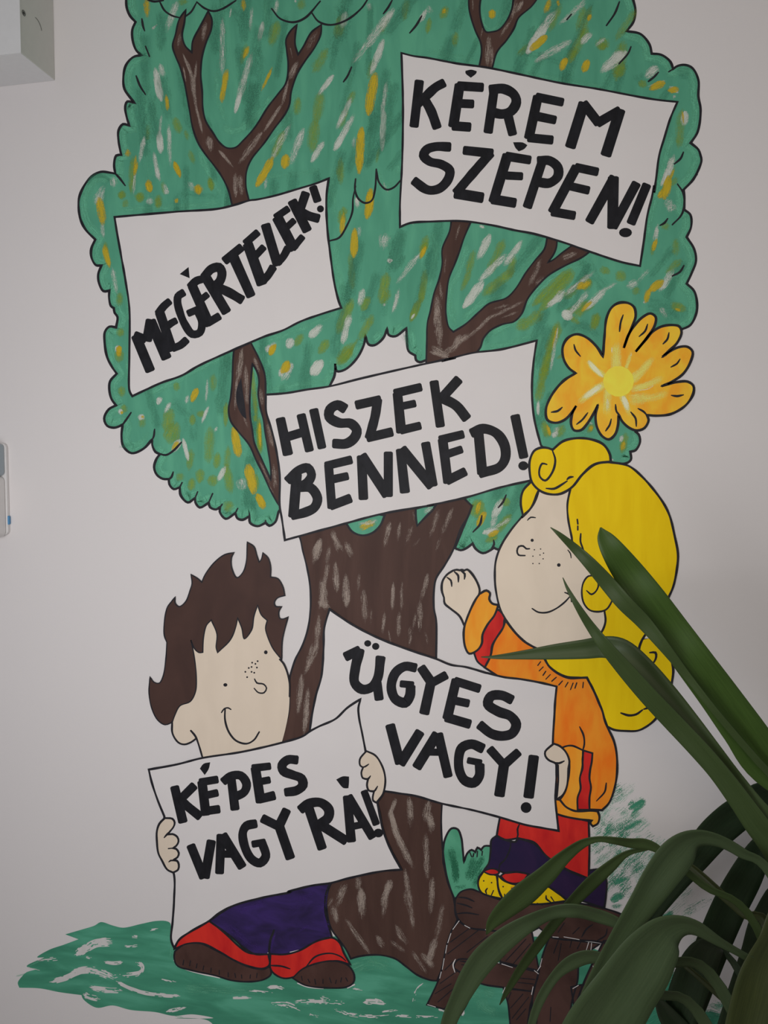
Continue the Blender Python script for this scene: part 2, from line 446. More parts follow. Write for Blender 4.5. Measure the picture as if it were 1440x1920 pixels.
# ---- grass on the ground
grass = coat('painted_grass', 0, ["@N 440,835! 560,800 640,775 680,752 760,775 830,790 950,765 1050,745 1120,745 1150,760 1158,850 1300,850! @V 400,800 @S 200,850 500,850 900,850 @Y 400,900 800,850 1150,900 @Z 200,900 420,1000 640,1120 960,1230 1000,1300 900,1380 1100,1420 1130,1500! "
     "@V 400,1500! 330,1420 200,1400 100,1402 @N 1440,1400 1300,1375 1170,1385 1050,1360 880,1345 760,1315 650,1330 560,1270 550,1245! 400,1225 270,1200 130,1195! 120,1160 160,1105! 180,1090 250,1070! 180,1050 300,990! 250,990 330,940 430,905 530,868!"],
     M['grass'], mural, 'green painted ground along the foot of the mural', outline=False)
g = Paint(1)
for s, w, d in [("@N 500,975 580,930 650,895 770,890", 16, (1, .75)), ("@N 620,900 680,870 760,865", 10, (1, .4)), ("@N 330,1158 440,1130 540,1085 640,1080", 11, (1, .9)), ("@N 480,1090 600,1075 700,1100 790,1140", 14, (.9, .5)),
                ("@N 700,1020 770,1030 840,1020", 7, (1, .6)), ("@N 900,1010 960,1050 950,1090 860,1110 720,1120", 9, (.8, .4)), ("@N 780,1150 880,1200 1000,1235 1210,1250", 7, (.9, .8)),
                ("@N 600,1190 700,1210 830,1215", 11, (1, .6)), ("@N 560,1235 610,1260 680,1275", 12, (.9, .5)), ("@N 1010,805 1070,795", 6, (.8, .5)), ("@N 890,850 940,855", 9, (.8, .4)), ("@N 840,915 940,910", 8, (.8, .5)),
                ("@N 580,990 620,995", 6, (.8, .5)), ("@N 250,1010 330,1005 400,1000", 9, (.6, .35)), ("@N 190,1060 270,1080", 5, (.7, .4)), ("@N 1180,1340 1260,1330", 9, (.6, .4)), ("@N 1080,1135 1200,1160", 5, (.5, .35)),
                ("@V 0,1245 80,1250 140,1250", 7, (.9, .7)), ("@V 480,1265 560,1262 620,1262", 5, (1, .9)), ("@V 720,1195 780,1190 840,1205", 7, (.9, .4)), ("@V 600,1215 700,1225 800,1235", 5, (.5, .35)),
                ("@V 740,1300 860,1310 960,1350", 10, (.5, .45)), ("@V 900,1290 1050,1290 1180,1300", 9, (.6, .5)), ("@V 1080,1260 1150,1275", 10, (.5, .45)), ("@V 1000,1370 1080,1395", 7, (.5, .4)), ("@V 1300,1200 1400,1215", 6, (.6, .4)),
                ("@S 0,1290 120,1290 260,1300", 7, (.6, .45)), ("@S 360,1290 440,1290 520,1300", 11, (.5, .6)), ("@S 430,1270 500,1290", 6, (.7, .7)), ("@S 150,1340 300,1380 450,1390 540,1380", 7, (.5, .5)), ("@S 480,1360 600,1345", 6, (.6, .5)),
                ("@S 560,1380 700,1390 880,1395", 5, (.5, .6)), ("@S 700,1320 730,1200 780,1160", 6, (.4, .5)), ("@V 30,1360 120,1340 180,1325", 7, (.6, .5)), ("@Y 150,1340 200,1355", 7, (1, .8)), ("@Y 310,1385 325,1345", 9, (1, .8))]:
    g.line(curve(s), w, den=(d[0] * .55 + .3, d[1] * .55 + .22), taper=0.3)
g.build('bare_wall_gap', M['d_wall'], grass, 'white gaps left bare between grass strokes', kind='stuff')
g = Paint(1, True)
for s, w, d in [("@Y 420,1260 470,1330 560,1380", 60, (.5, .3)), ("@Y 450,1220 540,1250", 50, (.5, .3)), ("@S 250,1080 450,1030 560,1080", 70, (.35, .25)), ("@V 150,1200 400,1210 700,1230", 60, (.3, .2)), ("@Z 1060,1300 1180,1360", 50, (.5, .3)), ("@N 1150,780 1160,900 1150,1010", 22, (.45, .45)),
                ("@N 100,1120 180,1100", 10, (.4, .4)), ("@N 180,1055 330,985", 8, (.6, .4)), ("@N 1170,1385 1250,1400", 12, (.4, .3)), ("@S 940,1200 1060,1230 1180,1250", 60, (.4, .3)), ("@S 380,1000 480,1040", 30, (.4, .3))]:
    g.line(curve(s), w / 3.6 * 1.6, den=d)
g.build('light_stroke', M['green_light'], grass, kind='stuff')
# loose dry-brushed grass at the right
g = Paint(0, True)
rs = random.Random(3)
def scribble(x0, y0, x1, y1, n, L, w, den, ang=-0.72):
    for _ in range(n):
        t = rs.random(); u = rs.uniform(-1, 1)
        x = x0 + (x1 - x0) * t; y = y0 + (y1 - y0) * t
        a = ang + rs.uniform(-.16, .16); x += -math.sin(a) * u * L * .5; y += math.cos(a) * u * L * .5
        l = L * rs.uniform(.35, .8)
        g.line([(x - math.cos(a) * l / 2, y - math.sin(a) * l / 2), (x, y - rs.uniform(-2, 2)), (x + math.cos(a) * l / 2, y + math.sin(a) * l / 2)], w * rs.uniform(1.0, 2.2), den=(den * rs.uniform(.7, 1.1) - .08, den * rs.uniform(.35, .9) - .1))
scribble(1186, 1502, 1140, 1545, 9, 80, 13, .52)
scribble(1200, 1500, 1140, 1560, 5, 46, 9, .75)
scribble(1190, 1550, 1120, 1600, 12, 74, 12, .50)
scribble(1190, 1560, 1150, 1650, 12, 78, 12, .50)
scribble(1225, 1600, 1160, 1690, 9, 84, 12, .55)
scribble(1235, 1560, 1215, 1620, 4, 44, 5, .30)
for s, w, d in [("@Z 520,20 600,-60 570,-80", 10, (.8, .6)), ("@X 500,1000 560,960 610,930", 9, (.9, .8)), ("@Z 470,130 600,60", 10, (.8, .5)), ("@Z 380,610 430,580 480,570", 16, (1, .6)), ("@Z 400,500 420,480 520,450", 11, (1, .5)),
                ("@Z 380,650 460,640", 10, (.6, .4)), ("@Z 640,760 740,720 800,680", 12, (.9, .8)), ("@Z 600,720 700,660", 10, (.5, .4)), ("@Z 860,700 1000,620 1080,570", 26, (.28, .18)), ("@Z 740,1190 850,1060", 12, (.9, .5)), ("@Z 720,1240 800,1200", 10, (.7, .5)),
                ("@Z 990,1240 1060,1230", 16, (.9, .7)), ("@Z 600,1440 750,1350", 30, (1, .9)), ("@Z 940,1390 1150,1400 1300,1380", 26, (.9, .6)), ("@Z 1000,1330 1180,1300", 14, (.35, .3))]:
    g.line(curve(s), w, den=d)
o = g.build('grass_scribble', M['d_grass'], grass, 'loose dry-brushed green strokes beside the girl', kind='stuff')

g = Paint(0, True)
rs = random.Random(5)
scribble(1190, 1500, 1130, 1560, 9, 70, 22, .5)
scribble(1190, 1560, 1120, 1610, 9, 70, 24, .5)
scribble(1230, 1590, 1160, 1690, 10, 90, 26, .45)
scribble(1330, 1690, 1280, 1730, 4, 90, 22, .3)
g.build('pale_wash', M['d_wash'], grass, 'thin pale green wash', kind='stuff')

# ---- crown of the tree
crown_s = ("@A 852,-60 855,50 880,110 915,148! 893,200 895,270 920,340 955,372! 900,385 850,440 832,530 840,600 880,660 912,697! 860,685 845,720 855,790 873,848! 830,838 800,880 800,950 818,1045! 785,1050 770,1110 778,1172! 740,1165 680,1160 620,1190 570,1250 535,1330 530,1390 "
  "@B 75,400 110,470 175,537! 148,600 150,660 180,710 217,712! 195,770 200,830 230,885 270,882! 268,930 280,985 300,1000! 305,1030 325,1060 315,1130! 270,1125 240,1160 238,1230 255,1330 290,1400 @C 320,218! 275,270 270,330 285,390 315,432! 265,460 235,520 255,570 300,583 340,572 360,560! "
  "352,640 365,710 420,755 500,725 560,660! 560,700 580,745 612,762! 590,790 572,850 590,900 630,928 672,930! 675,965 705,998 745,985! 752,1040 800,1088 850,1055! 850,1085 880,1122 940,1090! 950,1120 990,1135 1020,1115! 1015,1150 1055,1198 1120,1160! 1135,1195 1170,1205 1215,1180! 1220,1225 1270,1248 1325,1225! 1350,1245 1390,1220 1412,1150! 1450,1100! "
  "@D 200,1000! 300,600! 490,315! 530,230 535,150! @F 545,1425 600,1415 680,1340 730,1240 738,1180! 760,1245 800,1250 860,1200 885,1135! 895,1180 940,1190 1015,1135! 1018,1210 1030,1290 1075,1320! 1080,1350 1105,1365 1150,1350! @D 1200,260! @E 100,400! 100,1000! 245,1050! 243,1085 280,1105 308,1108! 270,1200 230,1300 190,1395! 230,1410 270,1395 310,1365! 330,1400 380,1430 430,1410 455,1393! 480,1405 520,1385 "
  "560,1330! 800,1200! 1000,1000! 1250,820! 1340,825 1378,800 1375,745! @H 690,1095 720,1040 712,990 690,970! 800,600! 1000,280! 1060,250 1100,170 1105,100 1085,20 @I 1035,835! 1070,760 1098,680 1085,600 1035,520! 1065,450 1060,370 1018,335! 1020,260 1015,200! 1080,130 1125,40 1135,0 "
  "@J 985,1050 970,1010 918,965! 965,890 985,740 970,650 970,540 930,460 880,438 830,445 800,465! 780,415 720,370 655,362! 640,300 580,230 485,210! 530,150 545,70 530,0 510,-60! @ 1150,-90 1080,-70! 1020,-120 940,-90! 860,-140 760,-95! 680,-150 600,-100! 520,-150 430,-95! 360,-120 300,-60! 262,-60 236,-30")
crown = coat('tree_crown', 3, [crown_s], M['green'], mural, 'large green scalloped tree crown flecked with yellow and white', lw=4.2)
l = Paint(8)
for s in ["@A 1080,15 1110,70 1160,105 1215,120", "@A 1250,112 1290,80 1325,20", "@A 1330,15 1380,55 1440,75 1500,60 1590,5", "@K 395,60 450,125 540,150 620,120 720,10", "@K 660,80 710,145 790,168 900,135 1000,55 1045,-10",
          "@K 1205,5 1180,50 1150,90", "@K 1405,110 1370,170 1328,220", "@K 932,455 905,515 880,550", "@F 812,65 830,150 880,200 930,185 978,135", "@F 672,130 668,200 690,260 735,290 780,275 803,200 812,65", "@F 672,180 655,260 650,350 610,450 560,525 500,545",
          "@A 958,130 965,175 975,205", "@A 983,315 1008,378", "@A 920,515 945,580 980,635", "@A 1000,0 1040,10 1100,3", "@L 1300,15 1270,90 1215,170", "@L 975,98 948,130", "@L 1378,318 1360,360 1300,428", "@J 698,490 670,520 635,548",
          "@J 868,1030 850,1070 810,1105", "@I 975,165 1010,220 1020,290 1000,370 940,435", "@I 905,398 885,425 858,440", "@I 1015,715 990,755 940,782", "@E 535,1040 515,1085 485,1120", "@E 372,1180 360,1235 315,1285", "@E 452,1345 455,1370 440,1395",
          "@C 415,483 390,520 360,562", "@C 575,597 570,640 560,662", "@C 755,683 700,740 650,768 600,755", "@C 700,885 690,915 672,932", "@C 760,955 745,985", "@C 865,1018 850,1055", "@C 966,1030 940,1090", "@C 1030,1102 1018,1120", "@C 1135,1130 1120,1160", "@C 1215,1165 1215,1180", "@C 1325,1212 1325,1225",
          "@A 778,1172 805,1200 843,1250", "@J 800,465 772,483", "@J 875,1280 960,1180"]:
    l.line(curve(s), 4.0, taper=0.3)
l.build('foliage_line', M['line'], crown, 'short black marker curves on the foliage', kind='stuff')

# lighter bands brushed along the edges
g = Paint(4, True)
cc = curve(crown_s, True)
def inpoly(x, y, P):
    c = False; j = len(P) - 1
    for i in range(len(P)):
        if (P[i].y > y) != (P[j].y > y) and x < (P[j].x - P[i].x) * (y - P[i].y) / (P[j].y - P[i].y) + P[i].x: c = not c
        j = i
    return c
inner = []
n = len(cc)
for i in range(n):
    a, b = cc[i - 3], cc[(i + 3) % n]
    t = (b - a)
    if t.length < 1: continue
    t.normalize(); nr = Vector((-t.y, t.x))
    p = cc[i] + nr * 10
    if not inpoly(p.x, p.y, cc): p = cc[i] - nr * 10
    inner.append(p)
run = []
for p in inner + [None]:
    if p is None or (run and (p - run[-1]).length > 9):
        if len(run) > 3: g.line(run, 17, den=(.62, .62), cap=False)
        run = []
    if p is not None: run.append(p)
for s, w, d in [("@F 560,560 540,650 560,800 620,950", 14, .55), ("@F 1180,480 1130,700 1150,850 1110,1000", 16, .5), ("@M 400,480 420,620 390,800 370,950", 16, .5), ("@M 640,560 580,760 520,860 520,1000 560,1130", 16, .6), ("@M 600,1080 740,960 900,900", 14, .6),
                ("@M 1150,560 1060,660 980,800", 14, .45), ("@M 1040,1000 1100,900 1220,800 1440,680", 18, .6), ("@M 780,1180 900,1120 1020,1080", 16, .6), ("@M 760,1270 900,1240 1080,1180", 14, .5), ("@K 60,850 140,890 280,790 400,640", 16, .6), ("@K 560,600 530,760 440,900 350,1000", 18, .5),
                ("@K 20,480 40,700 100,840", 12, .5), ("@K 300,1200 500,1180 740,1150", 16, .3), ("@A 1340,1000 1400,1150 1500,1330", 16, .6), ("@A 800,1410 1100,1400 1500,1370", 12, .5), ("@L 0,340 300,400 340,410", 14, .4), ("@L 470,480 800,520 1200,590", 16, .4), ("@L 380,60 390,160 440,200 560,60", 8, .55),
                ("@C 520,360 700,280 900,170 1090,90", 16, .6), ("@C 1090,640 1200,780 1340,1010", 14, .5), ("@C 1250,200 1250,400 1280,600 1340,830", 10, .5), ("@F 40,1230 200,1180 420,1090 560,1030", 14, .5), ("@F 80,1330 100,1400", 12, .5), ("@D 100,330 300,290 460,270", 16, .55), ("@D 500,180 520,60", 14, .5),
                ("@J 800,900 740,1100 700,1250 680,1400", 16, .6), ("@I 880,20 850,160 800,330 760,560", 16, .6), ("@H 60,300 20,500 20,750 60,950", 16, .55), ("@H 200,600 90,720", 12, .4), ("@H 120,960 300,985 460,990", 16, .5), ("@F 520,180 530,400", 14, .45), ("@F 960,20 960,110", 14, .5), ("@M 30,60 60,180 150,150", 14, .4), ("@A 1010,1400 1010,900 1100,500", 22, .25),
                ("@E 250,1090 350,1090 560,1040", 14, .5), ("@E 260,1230 220,1370", 10, .6), ("@E 600,1050 560,1180 500,1280", 10, .5), ("@B 330,450 350,620 390,830 395,1100", 12, .6), ("@B 100,250 130,180 200,130 280,150", 16, .5), ("@C 390,100 390,300", 12, .5), ("@C 390,680 470,690 540,600", 14, .5)]:
    g.line(curve(s), w, den=(d, d * .8))
g.build('light_edge_stroke', M['green_light'], crown, 'lighter green bands brushed along the foliage edges', kind='stuff')
g = Paint(5, True)
for s, w, d in [("@F 990,470 950,620 920,760", 26, (.75, .5)), ("@F 1000,640 960,740", 14, (.6, .4)), ("@K 850,0 860,200 760,400", 50, (.2, .15)), ("@K 1260,150 1300,30", 40, (.3, .2)), ("@J 560,480 600,600", 30, (.3, .2)), ("@J 820,480 930,500", 30, (.4, .3)), ("@L 600,330 1000,450", 26, (.25, .2)), ("@H 750,120 950,150 1000,230", 50, (.3, .3)),
                ("@H 250,290 330,250 450,330", 22, (.5, .3)), ("@K 300,300 320,500 200,850", 22, (.35, .25)), ("@K 0,0 60,300 60,500", 30, (.25, .2)), ("@C 1140,900 1190,1050 1200,1150", 18, (.4, .3)), ("@C 650,400 800,500 850,700", 40, (.25, .15)), ("@A 1000,600 1000,1000", 40, (.25, .2)), ("@M 130,480 70,1080", 22, (.25, .2)), ("@A 590,1260 620,1200 700,1190 770,1250", 10, (.5, .4)), ("@I 300,650 500,900", 40, (.3, .2)),
                ("@M 200,1150 260,1290", 16, (.4, .3)), ("@C 330,720 440,690", 14, (.3, .3)), ("@A 1500,0 1700,200", 40, (.2, .2)), ("@C 1230,1050 1270,1230", 18, (.5, .3)), ("@A 1180,1300 1500,1330", 20, (.2, .2)), ("@K 700,1150 760,1400", 20, (.2, .2))]:
    g.line(curve(s), w, den=d)
rs2 = random.Random(11)
for _ in range(150):
    x, y = rs2.uniform(190, 1300), rs2.uniform(0, 1000)
    a = R(90) + (x - 430) / 1500 + rs2.uniform(-.15, .15) if x < 700 else R(100) + rs2.uniform(0, .5)
    L = rs2.uniform(70, 150); dx, dy = math.cos(a) * L / 2, math.sin(a) * L / 2
    if all(inpoly(x + s * dx * 1.2 + o_, y + s * dy * 1.2, cc) for s in (-1, 0, 1) for o_ in (-12, 12)):
        g.line([(x - dx, y - dy), (x + dx * .1, y + dy * .1 + 1), (x + dx, y + dy)], rs2.uniform(14, 30), den=(rs2.uniform(.4, .6), rs2.uniform(.25, .5)))
g.build('dark_stroke', M['green_dark'], crown, 'darker green strokes over the crown', kind='stuff')

# flecks: (tile, x1, y1, x2, y2, width, density1, density2)
DAB = {
'o': "A 1180,800 1215,890 38 .5 .5|A 1280,1020 1310,1100 30 .4 .3|A 900,1080 890,1290 34 .5 .4|A 820,1290 830,1340 36 .5 .3|A 940,1300 950,1360 40 .5 .4|A 1100,1230 1110,1310 26 .3 .2|A 1070,1320 1070,1400 36 .4 .3|A 1000,850 995,950 30 .3 .3|A 1250,880 1270,940 26 .3 .3|A 1410,1200 1430,1280 28 .5 .5|A 1240,0 1245,30 50 .5 .3|K 590,0 590,60 50 .4 .3|K 430,160 390,300 48 .6 .3|K 220,310 190,430 30 .5 .3|K 870,110 840,250 50 .6 .4|K 760,340 680,480 56 .4 .3|K 720,640 690,820 52 .5 .4|K 690,820 670,1010 52 .45 .4|K 570,670 560,770 42 .6 .4|K 900,730 860,860 40 .3 .3|K 950,620 910,700 36 .5 .3|K 1050,520 1090,400 36 .4 .3|K 470,900 410,1050 40 .6 .6|K 860,1080 860,1230 34 .5 .5|K 1310,0 1290,130 40 .3 .3|K 1170,120 1130,230 36 .4 .2|K 870,1400 900,1440 30 .4 .4|K 1120,1000 1100,1100 22 .3 .2|"
     "F 580,340 580,430 40 .5 .6|F 560,100 565,40 36 .4 .4|F 640,640 650,860 40 .35 .25|F 1150,520 1120,620 40 .5 .5|F 1130,830 1110,960 36 .5 .5|F 1100,960 1050,1080 34 .6 .6|F 880,780 850,950 46 .6 .6|F 760,930 720,1010 40 .55 .6|F 900,880 860,980 34 .3 .3|F 640,960 560,1150 52 .7 .6|F 780,1060 700,1200 40 .5 .4|F 480,1220 430,1300 40 .6 .6|F 640,1250 560,1370 56 .5 .5|F 310,1180 270,1250 40 .5 .5|F 680,1220 610,1350 20 .4 .5|"
     "M 680,620 640,760 36 .4 .4|M 650,750 600,870 32 .4 .5|M 870,560 780,760 46 .5 .3|M 950,660 920,780 40 .5 .4|M 930,760 760,900 50 .6 .5|M 360,560 320,640 36 .6 .5|M 350,760 320,950 36 .5 .5|M 310,950 260,1070 36 .6 .6|M 1310,760 1100,960 46 .6 .6|M 1380,850 1290,930 40 .5 .4|M 1300,1040 1440,960 40 .4 .5|M 1130,1040 980,1130 60 .5 .5|M 1240,1110 1180,1300 46 .5 .5|M 1190,1300 1150,1440 40 .6 .5|M 1330,1060 1390,1100 30 .5 .3|M 1300,1300 1240,1340 20 .3 .3|"
     "I 500,730 480,770 50 .5 .4|I 250,780 60,1000 50 .6 .6|I 380,810 320,860 60 .7 .6|I 400,960 290,1050 46 .6 .5|I 560,770 620,800 46 .5 .5|I 700,860 690,910 50 .4 .3|I 430,1040 410,1130 46 .5 .5|I 990,970 970,1020 70 .6 .5|I 910,430 880,470 40 .3 .3|I 960,540 960,640 40 .4 .3|I 820,560 800,640 26 .3 .3|I 990,680 900,760 40 .4 .3|I 970,120 920,170 30 .3 .3|J 860,760 840,980 46 .35 .3|J 540,80 420,260 40 .3 .2|J 330,290 320,340 50 .5 .4|J 460,300 420,520 60 .4 .4|J 210,200 120,380 50 .5 .4|J 570,560 620,570 40 .6 .5|J 240,60 180,240 30 .4 .3|L 130,50 100,120 44 .6 .5|L 200,220 190,310 36 .35 .3|L 20,130 5,220 26 .6 .5|L 1180,260 1200,330 60 .45 .4|L 1330,440 1290,520 50 .5 .4|L 900,40 830,200 40 .4 .3|L 700,300 620,370 40 .4 .3|L 1060,60 1020,200 40 .4 .3|L 960,420 990,330 46 .5 .4|"
     "H 170,260 110,420 46 .5 .5|H 100,440 60,620 44 .5 .5|H 60,640 30,760 46 .5 .4|H 70,910 100,1000 40 .7 .6|H 200,930 160,1000 46 .5 .4|H 370,940 400,960 46 .6 .5|H 620,990 600,1100 40 .5 .6|H 430,180 400,280 44 .5 .4|"
     "B 350,215 360,260 36 .5 .4|B 380,270 370,320 30 .4 .3|B 470,230 490,280 40 .5 .4|B 600,260 600,320 36 .4 .3|B 950,130 960,200 30 .6 .5|B 240,560 250,640 30 .5 .4|B 340,900 340,980 36 .5 .4|B 340,1140 345,1190 36 .6 .5|B 335,1290 335,1360 40 .6 .5|C 350,310 360,370 36 .6 .4|C 365,430 370,480 30 .5 .4|C 490,500 490,580 36 .4 .3|C 720,280 730,330 36 .5 .4|C 680,470 660,600 60 .6 .5|C 720,560 680,680 70 .6 .5|C 970,230 970,330 36 .4 .3|C 890,470 880,510 50 .4 .4|C 830,500 830,560 30 .6 .6|C 950,600 940,800 50 .4 .4|C 1000,760 990,850 36 .6 .6|C 1070,720 1060,860 36 .4 .4|C 1060,850 1090,1010 46 .6 .5|C 880,870 880,950 40 .6 .6|C 830,930 820,1000 36 .6 .6|C 960,910 980,970 50 .6 .5|C 1230,200 1260,500 26 .5 .4|C 1060,430 1055,560 26 .7 .6|C 820,740 810,860 36 .5 .4|C 750,890 750,940 40 .4 .3|C 1080,1080 1060,1150 46 .4 .3|C 1250,500 1260,540 20 .5 .5|C 1280,580 1290,740 28 .7 .6|"
     "E 350,1080 350,1180 70 .7 .7|E 540,1060 520,1110 50 .6 .5|E 560,1180 470,1290 40 .6 .5|E 470,1310 400,1350 36 .7 .5|E 810,170 760,320 40 .5 .4|D 640,50 560,140 56 .5 .4|D 20,540 30,720 26 .7 .6|D 0,900 5,1000 26 .5 .5",
'y': "A 1120,650 1130,740 26 .7 .6|A 1180,1100 1215,1190 30 .8 .7|A 990,0 995,110 40 .6 .5|A 860,1010 865,1060 34 .5 .4|A 1000,1220 1015,1290 40 .7 .6|A 1330,1250 1345,1300 50 .7 .6|A 915,1060 905,1170 22 .6 .5|A 1195,1340 1190,1370 26 .6 .5|K 90,490 60,670 38 .8 .7|K 235,320 205,390 26 .7 .6|K 390,470 330,600 20 .7 .6|K 200,0 205,70 30 .5 .5|K 1090,520 1050,750 60 .8 .8|K 1000,890 985,1140 48 .9 .8|K 490,1050 480,1130 50 .9 .9|K 390,1080 300,1240 48 .9 .9|K 1060,1290 1050,1440 50 .9 .8|F 770,230 750,380 46 .9 .9|F 665,480 660,640 42 .95 .9|F 590,370 580,500 34 .7 .7|F 700,0 695,60 26 .8 .8|F 130,1250 100,1310 26 .9 .9|F 220,1370 200,1430 30 .9 .8|F 1140,590 1110,650 22 .8 .8|M 350,590 320,660 22 .8 .8|M 1420,830 1380,870 40 .8 .6|"
     "I 900,190 850,250 50 .95 .9|I 870,820 790,880 46 .95 .9|I 780,880 760,960 34 .9 .7|I 830,540 810,610 26 .8 .7|I 380,820 330,870 40 .7 .6|I 390,960 330,1020 26 .8 .7|I 950,60 900,200 20 .5 .6|I 980,1000 970,1020 40 .7 .6|L 800,250 710,330 46 1 1|L 440,70 440,120 46 .9 .9|L 830,0 800,80 34 .7 .5|L 940,400 910,470 40 .95 .9|L 1085,410 1060,480 40 .95 .9|L 120,60 110,90 24 .7 .6|L 1110,100 1090,140 26 .7 .6|J 735,560 650,600 40 .9 .8|J 830,600 770,610 36 .9 .8|J 770,1200 740,1330 46 .95 .9|J 860,750 870,830 16 .5 .5|J 20,0 30,40 20 .5 .5|H 160,260 130,400 14 .5 .4|H 90,930 110,990 22 .8 .7|H 610,1040 600,1090 26 .7 .7|H 390,930 395,960 26 .7 .6|"
     "B 200,270 225,420 50 .8 .7|B 240,590 270,710 38 .85 .8|B 335,1260 335,1320 34 .9 .8|B 530,150 550,210 44 .7 .7|B 870,180 880,230 44 .7 .6|B 710,20 745,100 34 .8 .7|B 455,20 440,100 24 .7 .6|C 860,325 830,400 44 .95 .9|C 335,35 335,80 34 .9 .8|C 355,470 360,490 20 .8 .7|C 1110,600 1140,760 50 .95 .9|C 1210,850 1245,1010 60 .95 .9|C 1270,1040 1310,1120 46 .95 .9|C 730,680 700,730 30 .8 .7|C 500,500 490,520 20 .6 .6|C 1370,50 1355,90 30 .9 .8|E 360,1090 340,1160 30 .7 .7|E 390,1160 350,1240 46 .95 .95|E 480,1280 420,1310 30 .9 .8|D 800,1215 700,1270 58 1 1|D 120,30 100,90 36 .9 .8|D 215,140 175,210 44 .9 .7|D 10,1040 50,1110 36 .95 .9|D 25,560 30,700 18 .8 .8",
'w': "A 1080,440 1100,520 40 .7 .3|A 1050,480 1085,660 44 .8 1|A 1090,780 1080,900 24 .3 .4|A 1075,900 1085,1020 42 .9 .95|A 1140,870 1150,1100 30 .6 .2|A 970,940 940,1090 30 .7 .2|A 1040,1040 1075,1200 30 .4 .75|A 910,1160 900,1300 26 .4 .3|A 1040,175 1050,185 40 .6 .4|A 1190,30 1130,200 50 .6 .3|A 650,1370 700,1260 60 .5 .3|A 760,1200 770,1260 50 .4 .3|A 1120,1310 1130,1280 36 .6 .5|A 1000,1340 1020,1380 50 .5 .3|A 1270,1230 1310,1280 50 .3 .3|K 430,0 420,90 36 .4 .3|K 330,160 310,270 36 .9 .3|K 250,390 170,660 44 .45 .4|K 180,640 150,750 30 .9 1|K 260,60 250,200 30 .4 .2|K 60,160 60,480 44 .35 .2|K 120,60 110,120 14 .5 .4|K 890,90 870,180 46 .8 .6|K 1190,100 960,400 56 .7 .15|K 1140,290 1070,480 44 .85 .6|K 800,520 720,630 34 1 .5|K 920,680 840,850 36 .6 .6|K 940,790 830,990 42 .35 1|K 1170,560 1140,760 36 .3 .4|K 1150,760 1140,990 40 .6 .8|K 600,890 530,1090 46 .65 .3|K 740,960 670,1080 40 .4 .95|K 510,860 400,1060 44 .3 .3|K 350,1270 360,1200 24 .6 .2|K 1400,140 1440,60 30 .8 .4|K 950,930 950,1000 30 .4 .3|K 960,1340 970,1400 26 .7 .4|K 550,0 555,20 14 .8 .5|K 1050,20 1060,70 40 .3 .2|"
     "F 680,250 690,310 20 .9 .5|F 870,500 860,600 70 .35 .3|F 890,670 910,690 30 .7 .5|F 720,880 700,980 50 .7 .4|F 630,1060 590,1220 44 .6 .8|F 960,880 930,1020 34 .4 .3|F 440,1120 370,1190 50 .6 1|F 90,1250 80,1300 40 .6 .3|F 240,1210 220,1270 50 .9 .6|F 240,1380 190,1440 50 .8 .4|F 440,1360 380,1440 60 1 .9|F 1100,640 960,820 40 .5 .2|F 860,970 870,990 20 .7 .4|F 1070,1040 1050,1070 14 .8 .8|F 690,450 690,520 40 .3 .2|F 1000,350 1060,435 12 .6 .4|M 780,520 710,660 46 1 .5|M 990,560 890,700 44 .75 .5|M 880,650 730,800 46 .5 .6|M 730,830 620,980 54 .7 1|M 1290,880 1190,980 44 .3 .8|M 1440,790 1290,900 30 .3 .2|M 1440,900 1330,1030 40 .4 .5|M 1280,1040 1340,1060 50 1 .8|M 720,445 750,455 16 .9 .6|M 1240,1150 1200,1400 26 .4 .4|M 110,680 120,690 30 .7 .4|M 130,1020 170,900 20 .6 .3|"
     "I 400,760 230,900 44 .2 .4|I 190,920 90,990 40 .9 .3|I 560,830 440,900 30 .3 .4|I 480,880 350,1000 44 .5 .8|I 200,1030 250,1060 50 1 .8|I 640,860 700,820 60 .55 .3|I 940,750 860,870 46 .4 .8|I 930,300 940,350 60 .6 .2|I 830,460 830,540 30 .7 .4|I 930,40 870,160 40 .6 .9|I 840,440 810,540 20 .5 .4|I 780,740 700,830 30 .2 .2|I 745,950 755,970 26 .7 .3|I 860,1000 900,1060 40 .3 .2|L 800,170 690,340 56 .7 1|L 870,80 780,200 50 .3 .5|L 950,290 740,410 50 .55 .3|L 1110,230 1050,290 46 .6 .7|L 1060,20 900,160 40 .3 .3|L 1330,360 1200,470 56 .95 .4|L 10,40 30,90 40 .3 .3|L 1200,260 1140,310 26 .5 .3|J 440,360 320,480 60 .9 .4|J 690,460 620,520 60 .8 .5|J 740,545 640,580 14 .7 .5|J 880,760 870,840 46 1 .6|J 800,1060 750,1220 46 .5 .95|J 780,590 830,620 26 .9 .8|J 800,655 810,660 20 .9 .6|J 780,1350 760,1400 70 .4 .2|J 200,0 130,80 30 .3 .2|"
